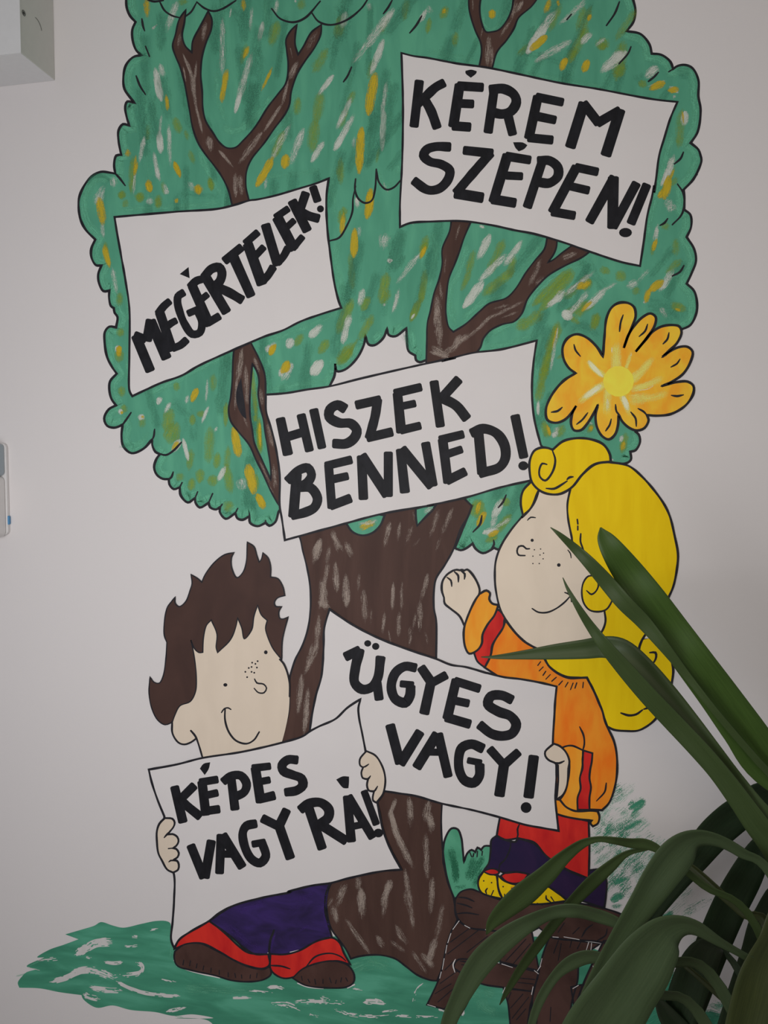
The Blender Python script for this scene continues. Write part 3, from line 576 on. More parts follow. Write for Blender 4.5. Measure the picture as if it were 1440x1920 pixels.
     "H 35,770 35,850 24 .9 .8|H 140,980 160,1000 50 .8 .3|H 600,1000 590,1040 26 .8 .4|H 370,900 400,920 20 .4 .3|H 540,1155 530,1165 14 .8 .8|C 590,400 620,410 50 1 .6|C 680,420 650,480 30 .8 .4|C 800,370 790,420 30 .7 .3|C 935,450 900,540 24 .9 .7|C 930,270 920,400 20 .5 .4|C 770,670 800,790 26 1 .9|C 740,670 700,740 40 .8 .8|C 490,495 480,530 40 .9 .7|C 340,460 350,490 30 .9 .6|C 1050,850 1010,930 36 .6 1|C 1160,930 1170,1000 70 .45 .4|C 980,590 1000,600 40 .6 .3|C 325,30 320,70 26 .9 .7|C 1340,30 1350,70 50 .6 .3|C 1430,190 1425,240 30 .9 .5|E 500,1080 450,1180 46 .8 .9|E 470,1180 440,1250 36 .5 .5|E 480,1270 400,1290 44 .6 1|E 400,1290 380,1280 30 .9 .9|E 560,1200 460,1260 34 .5 .3|E 620,600 560,700 10 .4 .3|E 850,620 870,640 36 .8 .4|E 890,580 860,630 30 .4 .3|D 130,10 90,50 40 .5 .3|D 230,160 180,260 60 .7 .3|D 430,140 380,220 60 1 .9|D 780,1210 690,1260 60 .6 .5|D 1190,1120 1130,1160 36 .8 .4|D 230,0 240,10 40 .8 .6|K 1180,1300 1150,1230 20 .2 .2|B 590,50 600,120 34 .5 .7|B 220,430 230,520 30 .4 .3|B 290,740 320,900 36 .4 .2|B 660,210 640,160 30 .6 .4|B 320,1260 330,1290 26 .9 .7"}
for key, nm, mat, w_k, lab in (('o', 'olive_fleck', 'd_olive', 1.3, 'olive green flecks'), ('w', 'white_fleck', 'd_white', 1.0, 'dry white flecks'), ('y', 'yellow_fleck', 'd_yellow', 1.0, 'mustard yellow flecks')):
    g = Paint({'o': 5, 'w': 6, 'y': 7}[key], True)
    for e in DAB[key].split('|'):
        if not e.strip(): continue
        tl, a, b, w, d0, d1 = e.split()
        ox, oy = TILE[tl]; x1, y1 = map(float, a.split(',')); x2, y2 = map(float, b.split(','))
        p1 = Vector((ox + x1 / 3.6, oy + y1 / 3.6)); p2 = Vector((ox + x2 / 3.6, oy + y2 / 3.6))
        if (p1 - p2).length > 7: p1, p2 = p1 + (p1 - p2) * .14, p2 + (p2 - p1) * .14
        mid = (p1 + p2) / 2 + Vector((random.uniform(-1, 1), random.uniform(-1, 1)))
        if (p1 - p2).length < 2: p2 = p2 + Vector((3, 6))
        base = {'o': .12, 'w': .12, 'y': .16}[key]
        P_ = catmull([tuple(p1), tuple(mid), tuple(p2)])
        g.line(P_, float(w) / 3.6 * w_k * 1.15, taper=0.55, den=(float(d0) * .85 + base, float(d1) * .85 + base))
    g.build(nm, M[mat], crown, lab, kind='stuff')

# ---- trunk and branches
def bark(layer, owner, items):
    g = Paint(layer, True)
    for s, w, d in items:
        q = curve(s); q = [q[0] + (q[0] - q[1]).normalized() * 6] + q + [q[-1] + (q[-1] - q[-2]).normalized() * 9]
        g.line(q, w / 3.6 * .95, den=(d[0] * .8 + .08, d[1] * .8 - .02), taper=0.5)
    g.build('bark_highlight', M['d_bark'], owner, 'dry grey strokes on the bark', kind='stuff')

trunk = coat('tree_trunk', 9, ["@D 260,1290! @Q 1155,20 1180,120 1210,240 1230,370 1232,500 1215,640 1180,750 1130,850 1100,940 1090,990 1090,1100 1085,1200 1050,1340 1035,1412! @S 100,420! 150,485! 130,530 115,620 122,700 150,800 200,870 250,940 280,1000! 330,985 400,975 480,975 580,1000 650,1050 730,1110 820,1145 862,1148! "
    "890,1080 930,900 1000,735! 985,690 982,640 975,590! 930,450 905,300 890,100 895,-40 @R 1040,745! @O 1000,900! 1000,560 1000,300 985,220 985,100 1000,16 @G 50,430 110,320 165,170 @E 270,1200 305,1112! 245,1045 240,980! @D 1000,1000!"], M['brown'], mural, 'thick brown tree trunk with forked foot', lw=3.2)
bark(10, trunk, [("@D 430,1350 400,1430", 60, (.9, .7)), ("@D 520,1290 550,1400", 44, (.6, .4)), ("@D 610,1370 640,1440", 50, (.6, .4)), ("@D 900,1240 870,1370", 44, (.8, .3)), ("@D 970,1240 960,1320", 30, (.7, .3)), ("@D 1050,1260 1020,1350", 40, (.35, .25)), ("@D 1230,1150 1180,1300", 40, (.5, .3)), ("@D 1320,1140 1260,1290", 40, (.6, .3)), ("@D 1060,1380 1100,1340", 20, (.2, .2)),
  ("@D 1220,1400 1240,1340", 30, (.3, .2)), ("@D 1060,1160 1070,1200", 20, (.2, .2)), ("@Q 1290,80 1260,180", 60, (.9, .5)), ("@Q 1380,10 1440,100", 40, (.7, .4)), ("@Q 1360,100 1340,200", 36, (.4, .3)), ("@Q 1400,200 1410,370", 50, (.4, .7)), ("@Q 1350,200 1300,480", 40, (.4, .8)), ("@Q 1300,470 1340,490", 40, (.8, .7)), ("@Q 1290,560 1260,800 1200,930", 46, (.5, .6)),
  ("@Q 1170,960 1150,1200", 50, (.5, .4)), ("@Q 1215,1060 1190,1330", 46, (.5, .7)), ("@O 320,0 330,80", 50, (.5, .4)), ("@O 390,0 395,180", 56, (.5, 1)), ("@O 480,0 475,80", 26, (.5, .3)), ("@O 510,110 520,290", 50, (.5, .4)), ("@O 560,230 560,310", 20, (.3, .2)), ("@O 650,260 640,360", 30, (.5, .6)), ("@O 710,60 705,200", 30, (.8, .8)), ("@O 770,60 765,210", 30, (.5, .4)),
  ("@O 750,260 745,390", 40, (.5, .5)), ("@O 860,270 850,330", 24, (.5, .3)), ("@O 890,180 890,350", 50, (.5, .4)), ("@O 940,0 905,140", 40, (.7, .4)), ("@O 830,350 820,450", 40, (.3, .3)), ("@O 230,30 250,200", 60, (.4, .7)), ("@O 680,380 690,430", 16, (.5, .3)), ("@O 930,390 940,440", 24, (.3, .2)), ("@O 160,470 130,620", 36, (.4, .5)), ("@O 100,700 70,900", 40, (.4, .5)), ("@O 130,850 120,1020", 40, (.5, .5)),
  ("@R 720,730 690,820", 40, (.8, .8)), ("@R 700,830 740,970 830,1160", 50, (.9, .4)), ("@R 820,720 830,880", 60, (.7, .3)), ("@R 950,730 930,850", 60, (.6, .4)), ("@R 960,830 970,920", 60, (.6, .5)), ("@R 790,1200 800,1300", 40, (.4, .3)), ("@R 930,960 940,1240", 50, (.4, .35)), ("@R 470,1240 480,1280", 40, (.4, .3)), ("@R 690,1280 640,1400", 50, (.9, .6)), ("@R 490,1330 500,1420", 56, (.8, .5)), ("@R 380,1300 330,1440", 70, (.35, .3)),
  ("@S 550,10 580,130 700,380", 50, (.9, .35)), ("@S 350,550 355,700", 60, (.9, .5)), ("@S 530,490 500,700", 46, (.9, .35)), ("@S 160,650 180,730", 60, (.4, .7)), ("@S 240,500 200,600", 70, (.35, .3)), ("@S 250,740 390,940", 46, (.4, .6)), ("@S 330,470 330,510", 50, (.5, .4)), ("@S 650,420 700,780", 50, (.45, .5)), ("@S 790,200 790,420", 50, (.4, .35)), ("@S 830,470 820,680", 46, (.7, .4)), ("@S 800,20 830,110", 60, (.6, .5)),
  ("@S 900,640 860,860", 50, (.35, .4)), ("@S 850,870 810,1000", 50, (.6, 1)), ("@S 770,980 830,1050", 60, (.7, .4)), ("@S 460,860 490,900", 50, (.6, .4)), ("@S 590,790 650,890", 50, (.6, .3)), ("@S 560,890 630,940", 40, (.4, .3)), ("@S 700,960 780,1080", 40, (.4, .4)), ("@S 150,600 130,640", 30, (.3, .3)), ("@S 640,560 650,620", 30, (.3, .3))])

br = coat('tree_branch', 9, ["@K 130,1400! 100,1280 50,1180 0,1110 @A 1400,1060 1340,970 1300,860 1275,720 1245,560 1215,450 1185,380 1165,310 1185,230 1210,130 1255,65! 1245,150 1230,240 1250,310 1295,355! 1300,280 1350,180 1405,75! 1430,130 1425,200 1390,290 1365,380 1355,500 1365,620 1370,740 1390,820 1440,900 1480,960 1530,998 1590,995 1640,950 1720,860 1810,720 1880,630 1930,560 1945,440 1935,340 1930,270 1960,210 2005,165! "
   "1995,220 1992,300 2012,370! 2050,310 2100,220 2170,165! 2165,230 2130,310 2060,410 2010,490 1965,620 1955,700 1930,760 1850,870 1780,970 1700,1070 1665,1150 1660,1260 1685,1370!"], M['brown'], mural, 'forked brown branch above the left sign', lw=3)
bark(10, br, [("@A 1240,380 1290,500 1300,620", 30, (.7, .6)), ("@A 1325,430 1310,600 1330,760", 26, (.6, .7)), ("@A 1330,740 1360,870", 20, (.7, .8)), ("@A 1385,170 1370,260", 40, (.7, .3)), ("@A 1215,240 1205,300", 26, (.5, .4)), ("@A 1240,470 1250,520", 12, (.9, .9)), ("@A 1410,940 1420,1000", 50, (.7, .5)), ("@K 560,430 520,520", 44, (.7, .5)), ("@K 500,560 470,690", 26, (.8, .6)), ("@K 450,720 360,860", 30, (.6, .95)), ("@K 330,890 190,1080", 50, (.4, .6)), ("@K 690,230 640,320", 50, (.4, .2)),
  ("@K 50,1030 120,1110", 24, (.9, .5)), ("@K 150,1180 150,1300", 40, (.4, .8)), ("@K 180,1200 190,1290", 40, (.5, .6)), ("@K 520,330 530,370", 14, (.3, .3))])
br = coat('tree_branch', 9, ["@C 1115,10! 1105,120 1100,250 1090,370 1075,460 1090,540 1150,620 1215,700 1260,800 1310,900 1360,1010 1412,1105! 1425,1000 1425,900 1400,750 1380,640 1340,520 1325,440 1325,330 1320,230 1290,140 1215,-10!"], M['brown'], mural, 'split brown branch below the left sign',
   holes=["@C 1235,150! 1265,200 1280,260 1275,360 1290,450 1310,530 1325,640 1345,750 1360,870 1360,940! 1340,890 1300,800 1250,690 1235,600 1220,500 1218,400 1225,280"], lw=3)
l = Paint(11); l.fill(curve("@C 1160,245! 1128,330 1130,420 1165,500 1195,525! 1185,430 1170,330", True)); l.build('knot', M['line'], br, 'narrow black knot hole')
bark(10, br, [("@C 1165,60 1140,250", 50, (.5, .6)), ("@C 1190,180 1200,400", 46, (.5, .5)), ("@C 1130,260 1120,440", 24, (.7, .5)), ("@C 1250,120 1280,200", 30, (.6, .4)), ("@C 1290,330 1300,420", 40, (.4, .3)), ("@C 1340,560 1370,700", 40, (.5, .4)), ("@C 1380,850 1390,980", 40, (.5, .4)), ("@C 1180,520 1200,560", 30, (.3, .2)), ("@C 1290,820 1350,950", 20, (.5, .3)), ("@C 1350,980 1370,1020", 20, (.5, .3))])
br = coat('tree_branch', 9, ["@L 350,470! 370,360 365,290 330,210 300,120 285,50 285,-60! 375,-60! 358,50 370,150 400,215 440,215 490,200 540,140 575,60 590,-60! 780,-60! 710,40 620,120 590,190 540,270 475,350 438,480!"], M['brown'], mural, 'forked brown branch at the top edge above the upper right sign', lw=3)
bark(10, br, [("@L 420,260 410,420", 50, (.5, .7)), ("@L 440,330 440,440", 30, (.6, .4)), ("@L 600,20 580,110", 50, (.6, .4)), ("@L 640,20 620,60", 30, (.9, .7)), ("@L 560,150 500,240", 30, (.5, .3)), ("@L 310,0 310,50", 16, (.4, .4)), ("@L 380,180 370,230", 14, (.5, .3))])
br = coat('tree_branch', 9, ["@M 530,380! 515,480 465,600 465,700 445,800 410,900 385,1020 365,1100 360,1250 355,1420! 500,1380! 700,1296! 725,1260 740,1210 790,1150 870,1110 950,1090 1000,1040 1040,940 1100,860 1180,780 1280,720 1420,650 1500,580! 1400,540! 1330,585! 1270,630 1220,670 1175,695! 1215,640 1235,590 1240,545! 1175,510! 1155,600 1090,680 1030,760 960,870 900,930 780,970 720,1020 620,1110 540,1160! 510,1130 490,1040 495,900 510,800 550,700 580,620 610,530 665,400!"], M['brown'], mural, 'wide forked brown branch between the right signs', lw=3)
bark(10, br, [("@M 580,450 560,520", 20, (.5, .3)), ("@M 430,930 450,1250", 60, (.5, .5)), ("@M 430,1000 420,1100", 40, (.8, .6)), ("@M 410,1270 500,1330", 60, (.6, .5)), ("@M 400,1300 480,1320", 40, (.8, .6)), ("@M 580,1200 550,1270", 60, (.9, .4)), ("@M 640,1180 470,1320", 50, (.6, .4)), ("@M 800,1050 650,1190", 30, (.6, .5)), ("@M 1000,960 760,1080", 30, (.4, .5)), ("@M 1130,680 1060,830", 46, (.3, .5)), ("@M 1110,830 1140,800", 40, (.5, .3)),
  ("@M 1360,630 1290,660", 46, (.6, .3)), ("@M 900,980 830,1000", 30, (.3, .3)), ("@M 960,1030 880,1060", 20, (.4, .3)), ("@M 490,650 480,760", 14, (.3, .3)), ("@M 450,840 460,920", 30, (.4, .3))])
for s in ("@D 610,1230! 650,1285 720,1310 790,1290 840,1240 868,1175! 740,1150!", "@D 1078,1130! 1080,1190 1088,1245! 1150,1180 1190,1140 1220,1095!"):
    p = coat('leaf_patch', 10, [s], M['green'], trunk, 'green foliage gap in the fork')
g = Paint(13, True); g.line(curve("@D 800,1215 700,1265"), 15, den=(.75, .7)); g.build('yellow_fleck', M['d_yellow'], trunk)
g = Paint(14, True); g.line(curve("@D 820,1205 770,1225 690,1230"), 9, den=(.6, .4)); g.line(curve("@D 1190,1120 1130,1160"), 9, den=(.6, .4)); g.build('white_fleck', M['d_white'], trunk, kind='stuff')

# ---- bush and logs
bush = coat('painted_bush', 9, ["@S 905,350! 903,260 920,180 960,120 1000,125 1025,180 1035,260 1043,350! 1065,290 1095,265 1120,280! 1135,250 1160,265! 1180,240 1240,240! 1260,400! 1180,560! 1050,560 978,595! 935,480"], M['bush'], mural, 'small green bush with a tall rounded leaf beside the trunk', lw=3.6)
g = Paint(11, True)
for s, w, d in [("@S 950,240 970,330 1000,470", 60, (.5, .6)), ("@S 980,300 990,500", 50, (.5, .6)), ("@S 1180,300 1080,480", 50, (.6, .5)), ("@S 1120,310 1060,470", 60, (.6, .5)), ("@S 1180,380 1100,520", 50, (.5, .4)), ("@S 960,520 1080,510", 40, (.3, .3))]:
    g.line(curve(s), w / 3.6, den=d)
g.build('dark_stroke', M['bush_dark'], bush, kind='stuff')
g = Paint(12)
for s in ["@S 1085,285 1095,310", "@S 1110,290 1105,310", "@S 1135,275 1132,310", "@S 1168,275 1165,300"]: g.line(curve(s), 2.5)
g.build('leaf_line', M['line'], bush, kind='stuff')

logs = coat('log_bench', 12, ["@Y 265,600! 300,550 370,530 430,550 600,610 800,630 1050,620 1270,660 1400,705 1500,760 1590,850! 1540,900 1440,940 1300,900 1200,880 1000,870 900,850 830,790! 740,830 600,820 480,805 360,790 290,740 265,670"], M['log'], mural, 'dark brown log bench the painted girl sits on', lw=3)
for s, lab in [("@Y 290,745! 245,800 210,900 160,1120 75,1310! 190,1340 300,1378! 350,1290 400,1150 480,1060 560,1010! 570,960 600,880 780,820! 500,810 360,790", None),
          ("@Y 600,870! 780,810! 830,1080! 700,1050 570,1020! 555,960", None),
          ("@Y 1240,900! 900,855! 860,960 830,1080 800,1200 770,1330 745,1500! 1030,1500! 1050,1300 1090,1150 1110,1000", None),
          ("@Y 590,1200! 620,1300 640,1500! 770,1500! 790,1220!", None),
          ("@Z 330,880! 620,860! 560,1000 400,1100 330,1200 250,1340! 140,1320! 200,1150", None)]:
    coat('log_leg', 12, [s], M['log'], logs, lw=3)
coat('cross_bar', 13, ["@Y 262,1030! 285,1005 400,1008 560,1030 830,1090! 815,1150 780,1220! 600,1195 430,1165 280,1080! 255,1060"], M['log'], logs, lw=3)
coat('cross_bar', 13, ["@Z 110,1190! 200,1175 400,1190! 360,1260 330,1330! 130,1320!"], M['log'], logs, lw=3)
g = Paint(18)
for s in ["360,795 235,885", "415,812 215,965", "480,850 345,955", "250,1020 195,1075", "275,1085 165,1165", "235,1170 130,1235", "300,1160 150,1290", "270,1250 190,1335", "340,1150 330,1200", "290,585 340,590 390,612", "280,625 340,640 375,655", "280,695 340,690 420,702", "300,1015 340,1020 400,1018", "310,1040 350,1045", "690,860 590,985", "740,870 610,1010", "770,900 660,1030", "800,960 700,1050", "670,870 600,930",
          "960,880 930,960", "980,900 960,1010", "1050,880 1040,920", "1110,890 1090,930", "700,1130 800,1140", "690,1160 790,1170", "720,1240 640,1330", "760,1260 650,1400", "740,1340 680,1410", "640,1230 620,1280", "1100,790 1060,830", "1190,770 1150,800 1120,850", "1290,800 1280,840 1220,880", "1400,820 1340,880", "1000,760 960,820", "910,1330 905,1420", "820,1380 815,1440"]:
    g.line(curve('@Y ' + s), 3.0, taper=.4)
g.build('grain_line', M['line'], logs, 'black grain strokes on the logs', kind='stuff')
g = Paint(19)
for s in ["290,745 250,800", "235,830 215,890", "208,910 200,960", "190,1000 178,1070", "170,1090 160,1130", "80,1310 130,1325", "330,775 362,792", "470,803 505,808", "265,1005 250,1040 262,1090", "520,1022 560,1028", "580,1035 650,1058", "830,800 860,822", "925,852 960,855", "1000,852 1100,870", "1150,940 1165,890", "1180,945 1185,895", "800,1080 825,1100", "790,1190 780,1240", "600,1195 585,1230", "840,1050 820,1080", "1195,1050 1200,1080", "850,1000 835,1060", "1060,1200 1095,1180"]:
    g.line(curve('@Y ' + s), 2.0, taper=.4)
g.build('bare_gap', M['sheet'], logs, 'thin white gaps along the logs', kind='stuff')

# ---- flower
flower_s = ("@H 470,465! 430,400 360,335 290,312 230,340 198,400 205,480 240,540 285,575! 200,630 120,730 85,820 95,890 150,910 210,890 260,840 290,795! 262,850 255,920 275,960 320,960 360,920 410,840 437,788! 420,860 430,940 465,1000 510,1022 550,990 570,930 575,850! 600,900 650,945 700,962 750,945 778,890 765,857! "
   "830,862 930,850 1030,790 1080,710 1080,660 1040,632 970,635 865,662! 930,635 1010,580 1060,500 1075,430 1040,397 980,400 920,430 870,465! 920,420 970,370 1000,300 985,260 930,250 860,262 800,300 750,360 690,430! 770,330 820,250 825,195 790,172 740,195 690,245 640,320 610,405! 630,350 670,250 690,190 680,130 640,102 580,100 530,130 495,200 480,330")
flower = coat('painted_flower', 42, [flower_s], M['flower'], mural, 'large orange flower with yellow centre at the right edge of the crown', lw=4.4)
l = Paint(48)
for s in ["275,385 285,420 315,458", "605,185 590,230 582,290", "770,248 755,290 717,325", "915,305 905,345 878,375", "988,483 970,510 932,532", "935,725 970,730 1010,722", "125,838 165,830 192,808", "365,845 330,890 295,918", "525,888 515,925 490,962", "660,840 690,880 695,930", "555,790 560,830 580,860", "710,815 745,835 765,857", "437,788 425,830", "870,468 895,455", "865,662 900,650"]:
    l.line(curve('@H ' + s), 3.8, taper=.4)
l.build('petal_line', M['line'], flower, 'short black dash on each petal', kind='stuff')
g = Paint(45, True)
for s, w, d in [("560,600 560,450 565,362", 74, (.9, .6)), ("620,560 640,500 665,420", 34, (.9, .5)), ("650,640 750,540 815,465", 60, (.9, .6)), ("660,690 780,650 885,598", 50, (.9, .55)), ("640,735 800,740 920,702", 66, (.7, .5)), ("640,770 740,765 780,745", 50, (.6, .4)), ("505,650 500,740 492,865", 66, (.9, .5)), ("590,700 620,780 655,870", 50, (.9, .6)), ("500,640 400,700 300,780", 56, (.9, .7)), ("490,600 430,560 365,490", 44, (1, .9))]:
    g.line(curve('@H ' + s), w / 3.6, den=d, taper=.1)
g.build('ray_stroke', M['d_pale'], flower, 'pale yellow strokes radiating from the centre', kind='stuff')
g = Paint(46, True)
for s, w, d in [("470,598 420,550 370,492", 30, (1, .9)), ("460,655 400,700 330,745", 40, (.9, .75)), ("600,730 625,780 640,830", 34, (1, .8)), ("500,740 500,840", 26, (.6, .4)), ("690,690 780,680 830,640", 12, (.5, .4)), ("530,440 530,390", 12, (.8, .5)), ("655,470 665,430", 10, (.5, .5))]:
    g.line(curve('@H ' + s), w / 3.6, den=d, taper=.2)
g.build('white_stroke', M['d_flower_white'], flower, kind='stuff')
g = Paint(47); g.dot(*[TILE['H'][0] + 575 / 3.6, TILE['H'][1] + 630 / 3.6], 29); o = g.build('flower_centre', paint_mat('flower_centre', rgb(228, 196, 66), rgb(236, 206, 70), scale=(30, 30, 30), bump=.05), flower, 'round yellow centre')
# ---- the painted girl
girl = Paint(42)
girl_face = "@E 750,990! 745,1030 700,1130 640,1190 @G 580,95 500,190 430,300 395,400 388,500 395,600 430,740 500,850 580,940 690,1000 800,1030 900,1020 1000,985 1060,935 1110,880 1135,810 1130,735! 1120,600! 1070,515! 1000,400 910,270 885,130 882,0 @E 970,985!"
girl.fill(curve(girl_face, True))
girl = girl.build('painted_girl', M['skin_girl'], mural, 'painted girl with long curly yellow hair, orange blouse and raised fist')

coat('main_hair', 39, ["@E 972,985! 1010,930 1050,900 1130,835 1220,815 @H 530,1178 640,1200 740,1280 870,1440 @W 775,240 810,380 832,500 825,600 800,720 765,800! 720,900! 710,1050! 785,1210 800,1280 790,1370 @X 770,230 715,330 680,390 620,440 560,468 480,470 400,462 355,440! 330,370 300,280 260,190 220,115! @G 950,1190 870,1185 800,1150 750,1110 735,1085! 700,1000! 900,800! 860,500! 850,200! 860,0!"], M['yellow'], girl, 'long loose yellow hair falling behind the face', lw=4)
# the face outline over the hair
l = Paint(44)
l.line(curve("@E 755,1010 745,1030 700,1130 640,1190 @G 580,95 500,190 430,300 395,400 388,500 395,600 430,740 500,850 580,940 690,1000 800,1030 900,1020 1000,985 1060,935 1110,880 1135,810 1128,740"), 4.0)
l.line(curve("@E 972,985 950,1100 955,1200 980,1330 @G 910,270 1000,400 1070,515"), 4.0)
l.build('face_outline', M['line'], girl, kind='stuff')
coat('hair_strand', 43, ["@E 712,940! 650,1010 635,1090 650,1175! 700,1130 740,1060 758,1000!"], M['yellow'], girl, lw=3.8)
coat('hair_curl', 46, ["@E 850,732! 920,675 1000,655 1100,660 1190,695 1235,760 1242,812! 1130,830 1050,900 980,985 900,1030 820,1030 760,1005 710,950 695,880 695,810 725,740 770,718 815,720"], M['yellow'], girl, 'rolled yellow fringe curl on the forehead', lw=4.2,
     lines=["@E 850,740 868,800 850,880 800,940 765,915 760,870 780,825 808,830", "@E 810,993 860,995 915,965 945,945", "@E 950,930 965,918 985,915"])
coat('hair_curl', 46, ["@G 1065,503! 1020,505 985,550 975,620 990,690 1030,735 1090,745 1140,730 1190,640! 1150,560 1100,490!"], M['yellow'], girl, 'small yellow curl in front of the ear', lw=3.6, outline=False,
     lines=["@G 1068,505 1020,505 985,550 975,620 990,690 1030,735 1090,745 1140,730 1175,680 1192,620", "@G 1065,505 1088,560 1072,605 1040,628 1010,605"])
l = Paint(45)
for s in ["@G 945,125 948,150", "@G 948,170 948,190", "@G 968,222 966,270 985,325", "@W 635,1010 590,1080 570,1140 578,1190", "@W 600,1072 640,1062 690,1072", "@W 645,1165 680,1165 685,1195 665,1235 640,1245", "@W 715,735 725,750", "@X 450,350 500,365 550,358 590,330", "@X 605,322 635,312 665,292"]:
    l.line(curve(s), 4.2, taper=.3)
l.build('hair_line', M['line'], girl, kind='stuff')
l = Paint(45); l.fill(curve("@W 630,1040! 665,1068! 605,1070!", True)); l.build('bare_gap', M['sheet'], girl)
l = Paint(47)
ox, oy = TILE['G']
l.dot(ox + 640 / 3.6, oy + 263 / 3.6, 3.0); l.build('eye', M['line'], girl)
l = Paint(47); l.dot(ox + 820 / 3.6, oy + 430 / 3.6, 3.4); l.build('eye', M['line'], girl)
l = Paint(47)
for x, y in [(697, 322), (655, 327), (717, 350), (693, 362), (645, 370), (714, 388), (645, 420), (688, 420)]: l.dot(ox + x / 3.6, oy + y / 3.6, 1.25)
l.build('freckles', M['line'], girl, 'black freckles beside the nose', kind='stuff')
l = Paint(47); l.line(curve("@G 620,320 600,320 580,302 550,305 538,335 548,362 590,366"), 3.4, taper=.2); l.build('nose', M['line'], girl)
l = Paint(47); l.line(curve("@G 642,725 680,748 740,750 800,725 860,680 897,640"), 3.4, taper=.3); l.line(curve("@G 862,616 885,625 902,645 905,676"), 3.0, taper=.3); l.build('mouth', M['line'], girl)
l = Paint(47); l.line(curve("@G 610,126 630,108 660,110"), 2.8, taper=.3); l.build('eyebrow', M['line'], girl); l = Paint(47); l.line(curve("@G 882,330 898,352 903,380"), 2.6, taper=.3); l.build('eyebrow', M['line'], girl)

coat('raised_hand', 40, ["@G 185,845! 150,775 90,725 50,690 45,650! 30,600 35,540 65,495 105,468! 130,462 150,466! 165,462 182,468! 200,460 225,480 265,540 285,600 275,645 240,720 210,800"], M['skin_girl'], girl, lw=3.8, lines=["@G 68,515 92,535 97,570", "@G 118,478 140,500 142,541", "@G 158,468 185,490 183,522"])
coat('blouse', 43, ["@G 452,795! 520,880 600,955 690,1003! 735,1085! 760,1120 870,1188 1010,1190! 1050,1270 1090,1360 @X 320,330 345,420 400,540 420,650 415,800 370,950 320,1005! 240,1000! 100,1040! -40,1000! -40,300! @G 790,1290! 700,1260! 560,1225! 440,1200! 320,1122! 360,1040 375,970 400,920 445,850"], M['orange'], girl, 'orange blouse with gathered collar', lw=3.8)
coat('sleeve_cuff', 47, ["@G 285,625! 330,602 355,620 350,660 370,690 412,700! 385,770 340,830 305,900 300,960 270,1005 215,1028 190,990 178,920 182,850 220,740 260,660"], M['cuff'], girl, lw=3.8)
coat('sleeve_band', 44, ["@G 418,735! 440,760 462,800! 445,850 400,920 370,970 360,1040 320,1122! 270,1080 250,1030! 250,1010 240,920 290,830 350,760 385,730"], M['red'], girl, 'red band on the raised sleeve', lw=3.6)
coat('lower_sleeve', 45, ["@X 45,585! 80,572 120,570 190,600! 190,660 185,720 170,790 175,860 155,920 155,1000! 150,1012 80,985 35,935! 60,900 90,800 100,700 85,630"], M['cuff'], girl, lw=3.4)
coat('sleeve_band', 46, ["@X 195,602! 255,620! 250,680 240,730 235,790 245,850 235,920 235,1002! 155,1002! 155,920 175,860 170,790 188,720 188,660"], M['red'], girl, 'red wavy band on the lowered sleeve', lw=3.4)
coat('blouse_hem', 46, ["@X 0,930! 35,935! 80,985 150,1012 240,1008 290,1012! 302,1050 290,1095 258,1114! 240,1090 252,1074! 160,1065 60,1045 0,1025!"], M['cuff'], girl, lw=3.6)
l = Paint(49)
for s in ["@X 170,445 195,500 200,560 190,600", "@X 348,825 338,880 285,940", "@G 695,1085 680,1105", "@G 712,1120 690,1142", "@G 730,1150 715,1172", "@G 760,1172 735,1198", "@G 800,1190 775,1212", "@G 842,1215 822,1237", "@G 880,1225 865,1250", "@G 915,1230 900,1268", "@G 940,1228 930,1258", "@G 985,1225 982,1255"]:
    l.line(curve(s), 3.8, taper=.4)
l.build('stitch_line', M['line'], girl, kind='stuff')
coat('skirt', 43, ["@T 568,540! 555,610 545,672! 600,700 690,690! 800,720 880,810 1020,900 1100,935 1165,962! 1170,760 1165,575! 1000,540! 930,500!"], M['red'], girl, 'red shorts', lw=3.4, lines=["@T 697,598 685,630 688,665 680,695"])
coat('legging', 44, ["@T 545,672! 510,700 503,780 490,860 458,905! 500,900 560,908! 600,925 680,918 762,932! 800,1000! 900,1020! 1020,1105! 1100,1110 1270,1162! 1282,1080 1282,960 1240,903 1172,905! 1165,962! 1060,925 960,870 890,820 800,730 690,690! 670,715 640,712 600,700"], M['purple_dark'], girl, 'dark purple leggings', lw=3.2, lines=["@T 640,712 635,760 600,835 565,870 560,905"])
coat('shoe', 44, ["@T 455,915! 425,960 420,1010 440,1055 480,1075 585,1100! 560,1040 545,940!"], M['yellow'], girl, 'yellow painted shoe', lw=3.4)
coat('shoe', 44, ["@T 550,938! 552,1010 570,1075 600,1112! 720,1130 830,1135 1020,1112! 960,1060 900,1020! 850,1000 755,940! 700,1000 600,980"], M['yellow'], girl, 'yellow painted shoe', lw=3.4)
coat('sock', 46, ["@T 455,915! 500,897 540,900 562,918 550,932 500,935"], M['red'], girl, 'red sock', lw=2.8)
coat('sock', 46, ["@T 572,945! 600,925 680,917 760,935! 745,968 680,995 610,982"], M['red'], girl, 'red sock', lw=2.8)
l = Paint(49); tx, ty = TILE['T']
for x, y in [(457, 978), (510, 990), (588, 1017), (648, 1030)]: l.dot(tx + x / 3.6, ty + y / 3.6, 1.5)
for s in ["@T 475,1062 470,1045 480,1030", "@T 510,1072 522,1045", "@T 598,1070 602,1090 615,1105", "@T 878,1080 880,1100 905,1118", "@T 912,1088 930,1115", "@T 820,1130 850,1140"]: l.line(curve(s), 3.2, taper=.3)
l.build('shoe_mark', M['line'], girl, kind='stuff')
g = Paint(48, True); g.line(curve("@T 650,1010 655,1050"), 9, den=(.6, .4)); g.build('paint_smudge', M['d_streak'], girl)

